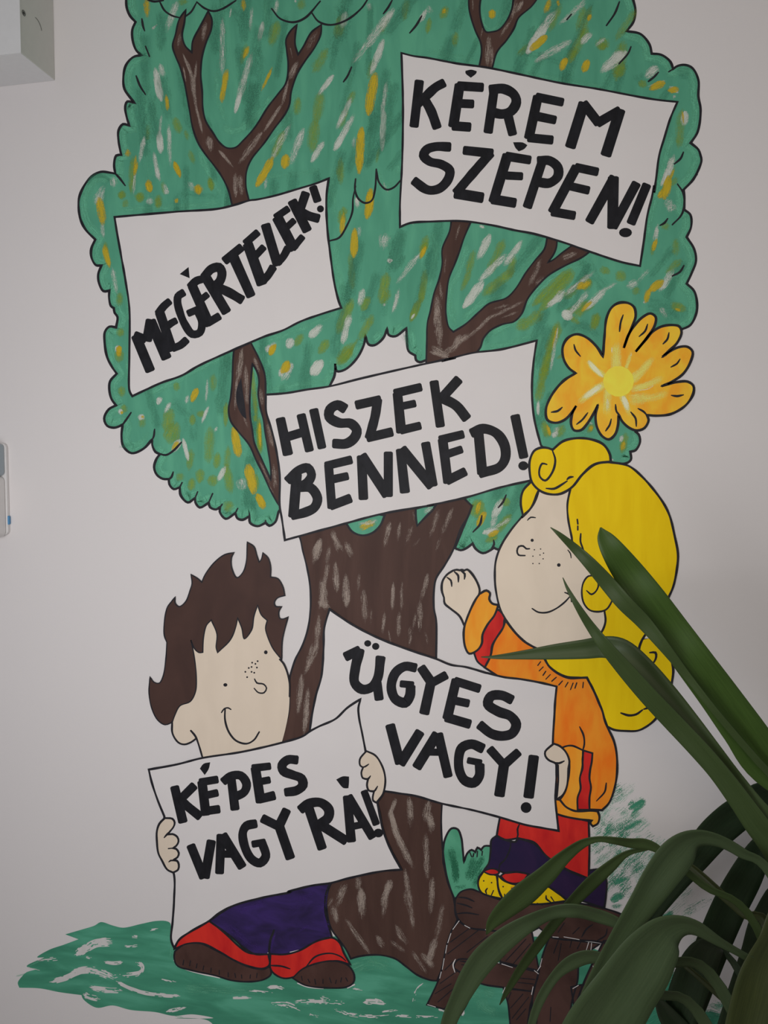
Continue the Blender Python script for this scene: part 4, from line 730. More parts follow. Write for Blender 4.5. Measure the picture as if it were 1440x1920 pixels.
# ---- the painted boy
p = Paint(42)
p.fill(curve("@Q 298,1272! 300,1350 340,1412 380,1425 425,1410 462,1385! 485,1440 505,1520! @U 760,410! 1040,325! @Q 1060,1330 1085,1200 1090,1080 1085,980 1060,900 1030,850! 940,500! 860,420! 500,420! 380,700! 400,1050 330,1200", True))
boy = p.build('painted_boy', M['skin'], mural, 'painted boy with spiky dark brown hair and purple trousers holding a sign')
coat('hair', 44, ["@Q 300,1275! 250,1292 200,1260 160,1180 142,1080 148,970! 175,1005 210,1012 235,970 255,850 262,735! 245,690 245,600 265,500 290,465 318,430! 318,470 345,495 390,460 420,380 432,340 425,278! 470,305 498,330! 520,280 580,200 650,145 715,130! 698,165 702,240 735,300 775,265 797,200 805,60! 850,90 870,150 885,195! 900,175 910,132! 945,165 962,220 962,295! 1010,305 1045,360 1058,420! 1010,435 988,465 995,492 1037,495! 1018,530 1025,575 1050,578 1080,565! "
     "1060,640 1042,720 1038,852! 980,780 940,690 928,640 940,588! 900,550 875,485! 850,560 835,650 785,712 768,640 740,570! 725,640 690,720 605,805! 595,770 600,680 562,585! 530,620 510,700 505,803! 480,805 450,780 425,720! 445,820 460,950 455,1070 420,1135 350,1165 315,1230"], M['hair_brown'], boy, 'spiky dark brown hair', lw=2.2)
l = Paint(47)
for s in ["@Q 298,1272 300,1350 340,1412 380,1425 425,1410 462,1383", "@Q 425,1333 455,1370 478,1430 503,1515", "@Q 1025,852 1050,880 1075,940 1090,1010 1090,1100"]: l.line(curve(s), 3.6, taper=.1)
l.build('face_outline', M['line'], boy, kind='stuff')
qx, qy = TILE['Q']
l = Paint(47); l.dot(qx + 657 / 3.6, qy + 1023 / 3.6, 3.8, 3.3); l.build('eye', M['line'], boy)
l = Paint(47); l.dot(qx + 930 / 3.6, qy + 803 / 3.6, 3.4, 3.7); l.build('eye', M['line'], boy)
l = Paint(47)
for x, y in [(838, 873), (875, 863), (860, 881), (834, 902), (815, 909), (870, 906), (792, 935), (834, 935), (852, 941), (804, 971)]: l.dot(qx + x / 3.6, qy + y / 3.6, 1.7)
l.build('freckles', M['line'], boy, 'black freckles above the nose', kind='stuff')
l = Paint(47); l.line(curve("@Q 855,985 870,1010 915,1018 935,1045 918,1076 880,1075 853,1048"), 3.0, taper=.2); l.build('nose', M['line'], boy)
l = Paint(47); l.line(curve("@Q 655,1185 655,1260 680,1340 730,1400 800,1420 850,1395 885,1342"), 3.4, taper=.15); l.line(curve("@Q 632,1208 650,1184 675,1178 693,1188"), 3.0, taper=.2); l.build('mouth', M['line'], boy)
coat('trousers', 40, ["@V 330,745! 500,640 700,585 970,520 1200,450! 1150,485! 1120,560 1115,680 1160,855! 1060,880 940,945 840,970 745,968! 640,968 560,920 480,850"], M['purple'], boy, 'purple trousers', lw=3.2)
coat('trouser_cuff', 41, ["@V 95,935! 130,870 200,820 335,745! 430,820 530,915 600,960 730,970! 738,1040 700,1065 600,1050 500,1010 400,950 280,895 180,902"], M['red'], boy, 'red trouser cuff', lw=3.2)
coat('trouser_cuff', 41, ["@V 745,968! 850,970 940,945 1060,880 1160,858 1210,890 1240,960 1285,1040! 1200,1015 1080,1030 980,1060 930,1110 840,1132 770,1100 745,1060"], M['red'], boy, 'red trouser cuff', lw=3.2, lines=["@V 745,1045 820,1050 875,1067", "@V 985,1055 1050,985 1150,963 1220,985 1252,1012"])
coat('shoe', 43, ["@V 100,950! 160,905 260,895 380,945 500,1010 600,1055 700,1070 742,1050! 748,1105 700,1140 600,1155 480,1145 380,1115 200,1075 115,1045 95,990"], M['log'], boy, 'dark brown painted shoe', lw=2.8)
coat('shoe', 43, ["@V 895,1130! 960,1070 1060,1030 1170,1015 1270,1045 1310,1110 1305,1160 1260,1190 1100,1195 980,1178"], M['log'], boy, 'dark brown painted shoe', lw=2.8)
l = Paint(48)
for s in ["160,1010 155,1040", "205,1015 200,1045", "250,1035 245,1060", "295,1050 290,1075", "345,1065 343,1090", "400,1080 400,1105", "460,1095 460,1120", "505,1100 510,1125", "550,1110 552,1130", "610,1110 608,1130", "655,1100 652,1125", "955,1120 960,1145", "1000,1140 1010,1160", "1045,1140 1050,1170", "1100,1140 1100,1165", "1145,1130 1155,1160", "1190,1145 1185,1165", "1225,1130 1220,1155", "1255,1130 1265,1150", "740,1000 738,1060"]:
    l.line(curve('@V ' + s), 2.6, taper=.3)
l.build('shoe_mark', M['line'], boy, kind='stuff')
g = Paint(42)
for s, w in [("@V 115,1048 220,1085 400,1128", 3), ("@V 930,1165 1000,1190 1100,1200", 3), ("@V 1270,1195 1310,1175", 4), ("@V 100,960 95,1010", 3), ("@V 880,955 935,942", 2.5), ("@V 300,905 380,935", 2.4), ("@V 1150,855 1170,862", 4), ("@V 730,965 735,975", 4), ("@V 1010,505 1080,497", 2)]:
    g.line(curve(s), w, taper=.4)
g.build('bare_gap', M['sheet'], boy, 'thin white gaps around the shoes', kind='stuff')
l = Paint(42); l.line(curve("@V 768,810 745,880 735,960"), 5, taper=.3); l.line(curve("@V 740,960 742,1055"), 4, taper=.2); l.build('leg_line', M['line'], boy, kind='stuff')
g = Paint(42, True)
for s, w, d in [("@V 1130,520 1110,680 1150,840", 8, (.5, .4)), ("@V 780,820 760,880 750,950", 6, (.6, .4)), ("@V 500,690 600,650 720,610", 20, (.2, .25)), ("@V 450,760 600,900 700,940", 18, (.3, .3)), ("@V 900,600 1050,560", 16, (.25, .3)), ("@V 920,830 1020,760", 6, (.4, .3)), ("@V 850,680 950,640", 10, (.2, .2))]:
    g.line(curve(s), w, den=d, taper=.3)
g.build('violet_stroke', soft_mat('violet_brush', rgb(76, 52, 128), rgb(66, 46, 112), hard=1.4, opacity=.7), boy, kind='stuff')

# ---- signs and lettering
def sign(label, outline_s, letters, base=30, lw=3.8):
    sh = Paint(base); o_ = curve(outline_s, True); sh.fill(o_)
    s = sh.build('painted_sign', M['sheet'], mural, label)
    l = Paint(base + 1); l.line(o_, lw * 1.08, closed=True); l.build('outline', M['line'], s)
    for ch, strokes in letters:
        p = Paint(base + 2)
        for st in strokes.split('|'):
            st = st.strip()
            if st[0] == 'o':       # a dot: o@X x,y rx ry
                t = st[1:].split(); a = pts(t[0] + ' ' + t[1])[0]; p.dot(a[0], a[1], float(t[2]) / 3.6, float(t[3]) / 3.6 if len(t) > 3 else None)
            elif st[0] == 'p': p.fill(curve(st[1:], True))
            else:
                w, rest = st.split(' ', 1); p.line(curve(rest), float(w) / 3.6 * 1.08, wob=.05)
        p.build('letter' if ch.isalpha() else 'exclamation_mark', M['black'], s, ('black letter ' + ch) if ch.isalpha() else None)
    return s

sign('white painted sign at the left reading MEGÉRTELEK!', "@B 305,385! 500,368 740,348 1000,330 1110,305 1220,272 @F 0,268 130,240 300,190 400,160 490,125! 475,250 480,450 500,630 530,840 560,960 575,998! 440,1040 300,1090 180,1150 60,1190 @B 1260,1215 1110,1280 870,1390 @C 760,230 620,280 520,325 425,370! 415,355! 405,330 405,100 @B 405,1000 380,820 345,620 320,480",
 [('M', "66 @B 450,1190 545,1420|58 @B 445,1185 510,1210|62 @B 525,1215 548,1085|66 @B 550,1090 655,1335"),
  ('E', "62 @B 610,1030 695,1280|50 @B 600,1035 640,985 675,955|46 @B 650,1130 690,1100 718,1085|50 @B 700,1270 750,1250 790,1215"),
  ('G', "50 @B 770,895 735,920 730,960 750,1040 780,1110 830,1175 880,1165 895,1100 865,1015|46 @B 875,1005 805,1035"),
  ('É', "62 @B 830,850 945,1110|50 @B 815,855 860,815 895,805|44 @B 880,950 930,910|50 @B 935,1100 1010,1055|p@B 745,770! 805,722! 812,798!"),
  ('R', "62 @B 920,790 1060,1025|56 @B 910,790 960,735 1010,725 1030,760 1015,820 965,860|60 @B 975,850 1070,890 1165,945"),
  ('T', "56 @B 1050,680 1160,590|64 @B 1110,660 1225,915"),
  ('E', "66 @B 1205,570 1300,835|50 @B 1190,560 1270,490|46 @B 1245,660 1310,590|52 @B 1300,820 1340,780 1375,725"),
  ('L', "62 @F 65,440 145,705|48 @F 145,695 185,650 215,595"),
  ('E', "66 @F 145,390 255,600|46 @F 135,385 215,330|44 @F 190,470 255,410|46 @F 250,595 312,520"),
  ('K', "62 @F 245,280 345,475|58 @F 335,225 300,330|58 @F 300,350 350,375 420,395"),
  ('!', "52 @F 385,185 415,275|o@F 435,330 24")])
sign('tilted white painted sign at the upper right reading KÉREM SZÉPEN!', "@K 1270,358! 1350,378 1440,390 @L 200,428 400,455 620,500 900,560 1150,600 1440,655 @J 700,675 828,688! 780,800 740,930 705,1050 685,1200 670,1300 @I 815,170 800,250 770,370 745,550 720,715! 600,690 400,625 200,555 0,497 @M 960,475 800,440 600,412 400,415 250,425 180,452! 180,300 195,0 @K 1280,700",
 [('K', "60 @L -50,550 -85,850|58 @L 115,560 60,590 -5,650 -60,700|60 @L -20,660 30,750 70,860"),
  ('É', "62 @L 222,575 180,850|58 @L 215,580 375,590|56 @L 220,698 310,702|60 @L 180,850 290,858|p@L 262,478! 300,470 338,480! 335,495 298,525! 262,495"),
  ('R', "60 @L 455,610 415,890|62 @L 430,605 520,600 590,640 605,690 570,750 510,770 450,760|58 @L 545,765 580,905"),
  ('E', "62 @L 750,655 690,930|56 @L 745,655 915,690|56 @L 745,785 865,810|58 @L 690,930 845,945"),
  ('M', "68 @L 1060,700 970,990|60 @L 1060,700 1160,830|60 @L 1155,830 1300,745|70 @L 1305,745 1210,1045"),
  ('S', "58 @L 155,992 60,990 0,1010 -20,1050 20,1090 100,1110 155,1150 145,1210 90,1270 30,1285 @M 350,195 275,140"),
  ('Z', "58 @L 255,1015 440,1035|60 @L 430,1035 320,1160 200,1300|66 @L 195,1305 375,1335"),
  ('É', "64 @L 545,1050 450,1360|56 @L 540,1055 695,1080|54 @L 540,1185 640,1190|64 @L 445,1345 595,1370|p@L 583,960! 650,962 680,980! 660,1005 622,1022! 600,1000"),
  ('P', "58 @L 780,1090 680,1395|60 @L 755,1085 830,1085 885,1130 885,1190 830,1235 755,1230"),
  ('E', "62 @I 290,50 130,350|56 @I 290,50 430,80|54 @I 240,175 370,205|58 @I 130,350 275,375"),
  ('N', "62 @I 545,120 380,415|70 @I 540,120 535,455|60 @I 695,160 540,450"),
  ('!', "58 @I 765,170 660,425|o@I 622,490 44 32")])
sign('white painted sign in the middle reading HISZEK BENNED!', "@D 68,360! 200,350 350,325 490,305 720,248 1150,150 1350,110 @E 100,135 300,80 500,55 742,-5! 720,150 710,330 725,520 770,700! 900,850! 700,940! 500,985 260,1055 0,1112 @D 1200,1105 870,1160 600,1230 310,1310 195,1342! 175,1200 160,1110 160,900 130,700 100,580 68,470",
 [('H', "62 @D 165,525 215,760|58 @D 305,500 360,735|56 @D 195,650 320,612"), ('I', "58 @D 390,465 445,715"),
  ('S', "62 @D 600,455 550,430 500,460 495,510 560,550 640,555 680,600 665,650 610,690 525,690"),
  ('Z', "58 @D 680,430 835,395|60 @D 820,395 805,500 765,650|58 @D 755,650 915,612"),
  ('E', "62 @D 955,355 980,610|56 @D 940,350 1110,310|50 @D 975,440 1070,420|54 @D 980,600 1105,570"),
  ('K', "58 @E 50,275 92,570|62 @E 215,258 100,385|62 @E 110,385 200,435 270,520"),
  ('B', "66 @D 275,900 252,1180|58 @D 215,940 290,870 350,855 375,900 350,950 290,985|60 @D 300,985 370,990 415,1060 395,1120 330,1155 245,1175"),
  ('E', "58 @D 490,835 512,1120|56 @D 475,840 640,800|54 @D 500,935 615,910|58 @D 505,1110 635,1060"),
  ('N', "62 @D 712,780 725,1060|68 @D 715,775 885,1035|58 @D 893,755 893,1040"),
  ('N', "62 @D 975,735 1005,1015|68 @D 985,730 1185,975|58 @D 1145,690 1195,970"),
  ('E', "62 @D 1260,665 1295,950|56 @D 1245,665 1395,628|52 @D 1280,765 1385,730|60 @D 1290,940 1410,880"),
  ('D', "64 @E 350,620 375,890|62 @E 305,620 380,590 470,620 525,700 530,790 490,850 360,890"),
  ('!', "60 @E 597,505 655,780|o@E 652,840 34 31")])
sign('white painted sign in front of the lower trunk reading ÜGYES VAGY!', "@O 280,225! 420,320 600,415 820,500 1000,560 1100,600 1200,615 1340,655 @G 330,1158 450,1187 560,1200 700,1225 805,1250! 795,1350 790,1440 @T 925,80 945,180 945,330 940,420 950,530 962,640! 850,620 740,600 570,550 380,500 170,455 0,405 @R 750,675 650,660! 500,500! 350,300! @O 145,1058! 160,950 190,800 225,680 240,500 245,350",
 [('Ü', "60 @O 390,545 480,500|62 @O 485,500 455,620 450,720 500,765 565,750 605,690 625,550|60 @O 600,720 615,830|o@O 538,455 24 22|o@O 592,475 25 24"),
  ('G', "62 @O 860,620 790,610 725,655 697,750 725,830 790,855 822,810 828,745|46 @O 840,735 765,728"),
  ('Y', "60 @O 900,620 965,715|56 @O 1065,670 965,725|62 @O 965,715 920,925"),
  ('E', "60 @O 1135,705 1075,960|56 @O 1130,710 1290,760|52 @O 1120,840 1215,860|60 @O 1070,955 1225,1000"),
  ('S', "62 @O 1510,836 1440,805 1370,812 1350,865 1420,915 1500,945 1540,1000 1515,1060 1450,1080 1375,1065 1295,1005"),
  ('V', "62 @O 690,1010 755,1260|62 @O 890,1055 760,1265"), ('A', "64 @O 1005,1070 870,1290|62 @O 1015,1070 1080,1350|46 @O 940,1188 1040,1190"),
  ('G', "62 @T 450,85 375,55 310,80 288,150 295,240 330,300 390,315 427,270 430,195|44 @T 435,180 355,165"), ('Y', "56 @T 500,90 585,185|56 @T 690,110 600,190|66 @T 595,185 563,400"),
  ('!', "66 @T 795,140 760,410|o@T 743,483 37")], base=60)
sign('white painted sign held by the boy reading KÉPES VAGY RÁ!', "@U 140,515! 330,480 500,437 770,395 1050,330 1180,290 1230,255 @O 210,1015 320,965 400,890 490,830! 475,890 480,960 500,1060 525,1190! @R 560,560! 590,680! 615,800 640,920 690,1050 765,1190! 640,1200 400,1250 290,1280 150,1300 0,1340 @V 880,550 700,585 500,640 400,690 330,745 200,820 130,870 95,928! 75,870 85,750 95,600 92,420 @U 250,1100! 245,830! 200,720 160,600",
 [('K', "58 @U 315,635 370,865|56 @U 445,625 345,725|58 @U 350,720 410,770 485,830"), ('É', "60 @U 500,600 525,815|50 @U 490,600 600,582|48 @U 520,690 600,672|54 @U 520,795 612,782|p@U 485,508! 510,475 555,465! 545,510 518,552!"),
  ('P', "58 @U 695,560 722,780|54 @U 645,595 690,560 760,555 800,610 785,665 720,700"), ('E', "60 @U 860,505 895,730|50 @U 845,505 955,492|48 @U 880,598 952,585|56 @U 885,715 985,690"),
  ('S', "58 @U 1140,450 1080,448 1040,485 1050,525 1110,550 1170,575 1180,620 1140,655 1065,668"),
  ('V', "58 @U 425,1030 510,1240|58 @U 562,1000 520,1240"), ('A', "58 @U 628,960 618,1210|60 @U 640,960 770,1170|48 @U 635,1085 710,1085"),
  ('G', "56 @U 862,880 800,895 775,940 790,1040 835,1120 890,1145 930,1100 905,1010|46 @U 920,1005 845,1018"), ('Y', "58 @U 910,845 1010,895|58 @U 1070,790 1020,895|62 @U 1015,880 1095,1110"),
  ('R', "62 @U 1215,760 1310,1045|60 @U 1165,785 1220,745 1300,738 1355,785 1350,840 1290,885|60 @U 1290,880 1470,995"),
  ('Á', "58 @R 400,700 427,995|60 @R 408,700 570,970|46 @R 430,900 530,880|p@R 325,582! 370,560 412,562! 412,600 408,640! 375,640"), ('!', "48 @R 515,665 595,880|o@R 610,943 33 30")], base=64)

# ---- hands that grip the signs
coat('sign_hand', 68, ["@U 248,842! 300,847 315,872 308,900 285,930 265,955! 300,950 333,970 341,1000 325,1030 300,1046! 325,1050 343,1078 335,1105 300,1128! 330,1130 343,1155 338,1190 305,1210! 265,1190 230,1130 205,1080 195,1000 195,930 212,880"], M['skin'], boy, 'cream hand gripping the left edge of the sign', lw=3.4, lines=["@U 285,932 265,950 246,972", "@U 310,1044 275,1048", "@U 305,1130 290,1128 278,1136"])
coat('sign_hand', 68, ["@R 530,390! 590,420 635,490 655,560 655,620 640,680 620,710 598,738! 575,725 572,700 580,665! 545,655 533,620 540,580! 505,572 495,535 507,500! 487,487 485,445 510,410"], M['skin'], boy, 'cream hand gripping the right edge of the sign', lw=3.4, lines=["@R 542,480 520,495 505,498", "@R 555,560 540,578 520,576", "@R 603,630 582,660 560,657"])
coat('sign_hand', 68, ["@T 930,52! 895,80 872,105 873,135 895,162 935,180! 958,200! 960,300 950,425! 990,400 1018,340 1028,220! 1035,170 1012,110 970,68"], M['skin'], girl, 'cream hand gripping the right edge of the sign', lw=3.4, lines=["@T 935,180 965,184 998,170"])
# ------------------------------------------------------------------ electrical box at the top left
b0 = at(104, 151); bz = b0.z; bx = b0.x; BD = 0.125
bo = empty('wall_box', (bx - 0.19, 0.0, bz), 'white metal housing high on the wall at the upper left', 'electrical box')
M['metal'] = plain_mat('box_white', (0.74, 0.74, 0.745, 1), 0.4)
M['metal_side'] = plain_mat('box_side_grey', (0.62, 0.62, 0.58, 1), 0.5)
M['dark'] = plain_mat('hole_dark', (0.05, 0.055, 0.05, 1), 0.6)
mesh_obj('housing', *box(bx - 0.38, bx - 0.0012, -BD + 0.0015, -0.0005, bz + 0.0012, bz + 0.36), M['metal_side'], bo, bevel=0.001)
mesh_obj('front_cover', *box(bx - 0.383, bx, -BD - 0.001, -BD + 0.0015, bz - 0.0, bz + 0.363), M['metal'], bo, label='smooth white front cover', bevel=0.0006)
mesh_obj('bottom_plate', *box(bx - 0.38, bx - 0.002, -BD + 0.002, -0.0005, bz, bz + 0.0012), M['metal'], bo, bevel=0.0004)
# knock-out hole and half-cut cable slot on the right side
def disc(cx, cy, cz, r, w, mat, name, par, a0=0, a1=6.2832, lab=None, n=20):
    v, f = [], []
    full = abs(a1 - a0) > 6.2
    m_ = n if full else n + 1
    for k in range(m_):
        a = a0 + (a1 - a0) * k / n
        v += [(cx, cy + math.cos(a) * r, cz + math.sin(a) * r), (cx, cy + math.cos(a) * (r - w), cz + math.sin(a) * (r - w)), (cx - .0 + .0006, cy + math.cos(a) * (r - w / 2), cz + math.sin(a) * (r - w / 2))]
    for k in range(n):
        q = (k + 1) % m_
        f += [(3 * k, 3 * q, 3 * q + 2, 3 * k + 2), (3 * k + 2, 3 * q + 2, 3 * q + 1, 3 * k + 1)]
    return mesh_obj(name, v, f, mat, par, label=lab)
disc(bx - .0006, -BD + 0.014, bz + 0.094, 0.0062, 0.0016, M['dark'], 'knockout_ring', bo)
disc(bx - .0006, -BD + 0.014, bz + 0.094, 0.0034, 0.0030, M['dark'], 'screw', bo)
disc(bx - .0006, -BD + 0.056, bz + 0.086, 0.022, 0.0012, M['dark'], 'cable_slot', bo, R(95), R(10), 'curved cut line of a cable knock-out')

# ------------------------------------------------------------------ dispenser at the left edge
e0, e1 = at(15.5, 840), at(12, 1003)
dx = e0.x; zt, zb = e0.z + 0.012, e1.z - 0.004
di = empty('wall_dispenser', (dx - 0.06, 0.0, zb), 'white wall dispenser with grey-blue window at the left edge', 'dispenser')
def rounded(x0, x1, y0, y1, z0, z1, r, cut=0.0):
    """a box whose outline seen from the front has rounded corners"""
    prof = []
    for cx, cz, a in ((x1 - r, z1 - r, 0), (x0 + r, z1 - r, 90), (x0 + r, z0 + r, 180), (x1 - r, z0 + r, 270)):
        for k in range(6): prof.append((cx + math.cos(R(a + 18 * k)) * r, cz + math.sin(R(a + 18 * k)) * r))
    n = len(prof); v = [(x, y0, z) for x, z in prof] + [(x, y1, z) for x, z in prof]
    f = [tuple(range(n)), tuple(reversed(range(n, 2 * n)))] + [((i + 1) % n, i, n + i, n + (i + 1) % n) for i in range(n)]
    return v, f
M['plastic'] = plain_mat('dispenser_white', (0.76, 0.74, 0.73, 1), 0.35)
M['window'] = plain_mat('dispenser_window', (0.34, 0.40, 0.44, 1), 0.18, 0.5)
M['blue'] = plain_mat('lever_blue', (0.10, 0.30, 0.55, 1), 0.35)
mesh_obj('back_plate', *rounded(dx - 0.125, dx, -0.010, -0.0004, zb + 0.004, zt, 0.012), M['plastic'], di, bevel=0.002)
zs = at(10, 892).z
mesh_obj('cover', *rounded(dx - 0.121, dx - 0.0035, -0.040, -0.010, zb, zs - 0.001, 0.014), M['plastic'], di, bevel=0.004)
mesh_obj('cover_front', *rounded(dx - 0.112, dx - 0.014, -0.095, -0.040, zb + 0.02, zs - 0.001, 0.012), M['plastic'], di, bevel=0.006)
mesh_obj('refill_window', *rounded(dx - 0.120, dx - 0.0030, -0.060, -0.010, zs, zt - 0.002, 0.010), M['window'], di, label='grey-blue translucent refill window', bevel=0.004)
zl = at(14, 975).z
mesh_obj('push_lever', *rounded(dx - 0.05, dx + 0.0030, -0.009, -0.001, zl - 0.011, zl + 0.011, 0.003), M['blue'], di, label='blue lever', bevel=0.002)

# ------------------------------------------------------------------ the plant
def leaf_mat(name, c1, c2, trans=0.25):
    m, N, Lk, B = base_mat(name)
    uv = N.new('ShaderNodeUVMap'); uv.uv_map = 'UVMap'
    mp = N.new('ShaderNodeMapping'); mp.inputs['Scale'].default_value = (1.2, 7.0, 1); Lk.new(uv.outputs[0], mp.inputs[0])
    nz = N.new('ShaderNodeTexNoise'); nz.inputs['Scale'].default_value = 1.4; nz.inputs['Detail'].default_value = 4; Lk.new(mp.outputs[0], nz.inputs['Vector'])
    rp = N.new('ShaderNodeValToRGB'); rp.color_ramp.elements[0].position = .25; rp.color_ramp.elements[1].position = .8
    rp.color_ramp.elements[0].color, rp.color_ramp.elements[1].color = c1, c2
    Lk.new(nz.outputs[0], rp.inputs[0]); Lk.new(rp.outputs[0], B.inputs['Base Color'])
    B.inputs['Roughness'].default_value = 0.42; B.inputs['Specular IOR Level'].default_value = 0.28
    tl = N.new('ShaderNodeBsdfTranslucent'); Lk.new(rp.outputs[0], tl.inputs[0])
    ms = N.new('ShaderNodeMixShader'); ms.inputs[0].default_value = trans
    Lk.new(B.outputs[0], ms.inputs[1]); Lk.new(tl.outputs[0], ms.inputs[2]); Lk.new(ms.outputs[0], N['Material Output'].inputs['Surface'])
    wv = N.new('ShaderNodeTexWave'); wv.wave_type = 'BANDS'; wv.bands_direction = 'Y'; wv.inputs['Scale'].default_value = 3.5; wv.inputs['Distortion'].default_value = 0.4
    Lk.new(uv.outputs[0], wv.inputs['Vector'])
    bp = N.new('ShaderNodeBump'); bp.inputs['Strength'].default_value = .10; bp.inputs['Distance'].default_value = .0005
    Lk.new(wv.outputs[0], bp.inputs['Height']); Lk.new(bp.outputs[0], B.inputs['Normal'])
    return m
LM = {'bright': leaf_mat('leaf_lit', (0.048, 0.092, 0.018, 1), (0.068, 0.130, 0.026, 1), .3),  # light shining through the broad leaf is put into this brighter green
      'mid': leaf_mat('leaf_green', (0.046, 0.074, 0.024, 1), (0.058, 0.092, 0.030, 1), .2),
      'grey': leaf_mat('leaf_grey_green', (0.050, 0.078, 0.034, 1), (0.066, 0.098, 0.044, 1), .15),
      'dark': leaf_mat('leaf_shaded', (0.020, 0.036, 0.018, 1), (0.032, 0.056, 0.026, 1), .1),  # shade on the far leaves is put into this darker green
      'stalk': leaf_mat('stalk_olive', (0.032, 0.042, 0.012, 1), (0.050, 0.062, 0.018, 1), .1)}

st = at(1560, 1500, 0.42); STX, STY = st.x, -0.42
plant = empty('potted_plant', (STX, STY, 0.0), 'green strap-leaved plant in front of the wall at the lower right', 'plant')

def leaf(path, mat, fold=0.22, roll=0.0, name='leaf', label=None, tostem=None, ribs=6):
    """path: (px, py, width px, metres in front of the wall) from the tip to the base"""
    P = [(at(x, y, d), w * (at(x, y, d) - CAM).length / F) for x, y, w, d in path]
    if tostem is not None: P.append((Vector((STX, STY, tostem)), 0.022))
    C4 = [tuple(p) + (w,) for p, w in P]
    ctr, wid = [], []
    P4 = [Vector(c) for c in C4]
    E = [P4[0] * 2 - P4[1]] + P4 + [P4[-1] * 2 - P4[-2]]
    for i in range(1, len(E) - 2):
        n = 6
        for k in range(n):
            t = k / n
            q = 0.5 * ((2 * E[i]) + (E[i + 1] - E[i - 1]) * t + (2 * E[i - 1] - 5 * E[i] + 4 * E[i + 1] - E[i + 2]) * t * t + (-E[i - 1] + 3 * E[i] - 3 * E[i + 1] + E[i + 2]) * t ** 3)
            ctr.append(Vector(q[:3])); wid.append(max(q[3], 0.0008))
    ctr.append(Vector(P4[-1][:3])); wid.append(P4[-1][3])
    V, UVs, Fc = [], [], []; L = 0; m = ribs + 1
    for i, c in enumerate(ctr):
        t = (ctr[min(i + 1, len(ctr) - 1)] - ctr[max(i - 1, 0)]).normalized()
        view = Vector((0.1, 1, 0.12)).normalized()
        s = t.cross(view)
        if s.length < 1e-4: s = Vector((1, 0, 0))
        s.normalize(); nrm = s.cross(t).normalized()
        if nrm.y > 0: nrm = -nrm
        s = (Matrix.Rotation(roll, 3, t) @ s); nn = Matrix.Rotation(roll, 3, t) @ nrm
        if i: L += (c - ctr[i - 1]).length
        for k in range(m):
            u = k / ribs * 2 - 1
            dip = fold * wid[i] * (0.5 - abs(u)) * -0.5 - 0.02 * wid[i] * math.cos(u * 9) + 0.03 * wid[i] * noise.noise(Vector((L * 14, u * 1.5, path[0][0])))
            V.append(c + s * u * wid[i] * 0.5 + nn * dip); UVs.append((L * 9, u))
    for i in range(len(ctr) - 1):
        for k in range(ribs): a = i * m + k; Fc.append((a, a + m, a + m + 1, a + 1))
    o = mesh_obj(name, V, Fc, LM[mat], plant, smooth_=True, label=label)
    uvl = o.data.uv_layers.new(name='UVMap')
    for l in o.data.loops: uvl.data[l.index].uv = UVs[l.vertex_index]
    so = o.modifiers.new('thickness', 'SOLIDIFY'); so.thickness = 0.0012; so.offset = 0
    return o

# far leaves first
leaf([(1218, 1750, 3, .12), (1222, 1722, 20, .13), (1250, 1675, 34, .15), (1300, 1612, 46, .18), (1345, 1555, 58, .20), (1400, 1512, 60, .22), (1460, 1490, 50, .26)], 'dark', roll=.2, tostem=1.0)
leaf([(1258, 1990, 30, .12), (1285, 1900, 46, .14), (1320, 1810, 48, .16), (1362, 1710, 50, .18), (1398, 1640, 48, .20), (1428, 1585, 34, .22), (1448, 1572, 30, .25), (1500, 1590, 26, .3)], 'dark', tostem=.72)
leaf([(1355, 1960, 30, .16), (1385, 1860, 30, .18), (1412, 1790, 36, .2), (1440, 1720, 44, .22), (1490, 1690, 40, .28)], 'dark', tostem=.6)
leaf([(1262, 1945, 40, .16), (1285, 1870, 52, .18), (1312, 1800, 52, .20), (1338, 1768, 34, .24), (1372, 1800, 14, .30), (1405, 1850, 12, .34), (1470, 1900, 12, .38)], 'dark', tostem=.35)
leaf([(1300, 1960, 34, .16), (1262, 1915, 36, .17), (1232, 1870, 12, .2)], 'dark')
# petioles and stems
leaf([(1262, 1600, 6, .22), (1300, 1628, 13, .25), (1345, 1668, 15, .28), (1395, 1712, 16, .32), (1450, 1760, 18, .36)], 'stalk', fold=.6, tostem=.55)
leaf([(1275, 1802, 8, .25), (1320, 1840, 10, .28), (1375, 1888, 12, .32), (1450, 1950, 14, .36)], 'stalk', fold=.6, tostem=.38)
# the three long upright leaves
leaf([(1055, 1083, 1, .46), (1065, 1105, 6, .46), (1085, 1140, 12, .46), (1108, 1175, 18, .45), (1136, 1212, 25, .45), (1172, 1254, 31, .44), (1215, 1303, 34, .43), (1262, 1353, 35, .42), (1310, 1404, 35, .42), (1350, 1450, 34, .42), (1386, 1498, 36, .42), (1420, 1546, 40, .42), (1465, 1610, 42, .42)], 'mid', roll=.15, tostem=.85)
leaf([(902, 1232, 1, .36), (930, 1232, 7, .36), (980, 1228, 16, .36), (1040, 1222, 27, .36), (1095, 1217, 34, .36), (1133, 1213, 38, .36), (1166, 1220, 42, .37), (1205, 1254, 42, .38), (1249, 1302, 39, .39), (1295, 1356, 33, .40), (1340, 1410, 26, .41), (1382, 1460, 20, .41), (1432, 1518, 18, .42), (1480, 1560, 22, .42)], 'mid', roll=-.2, tostem=.95)
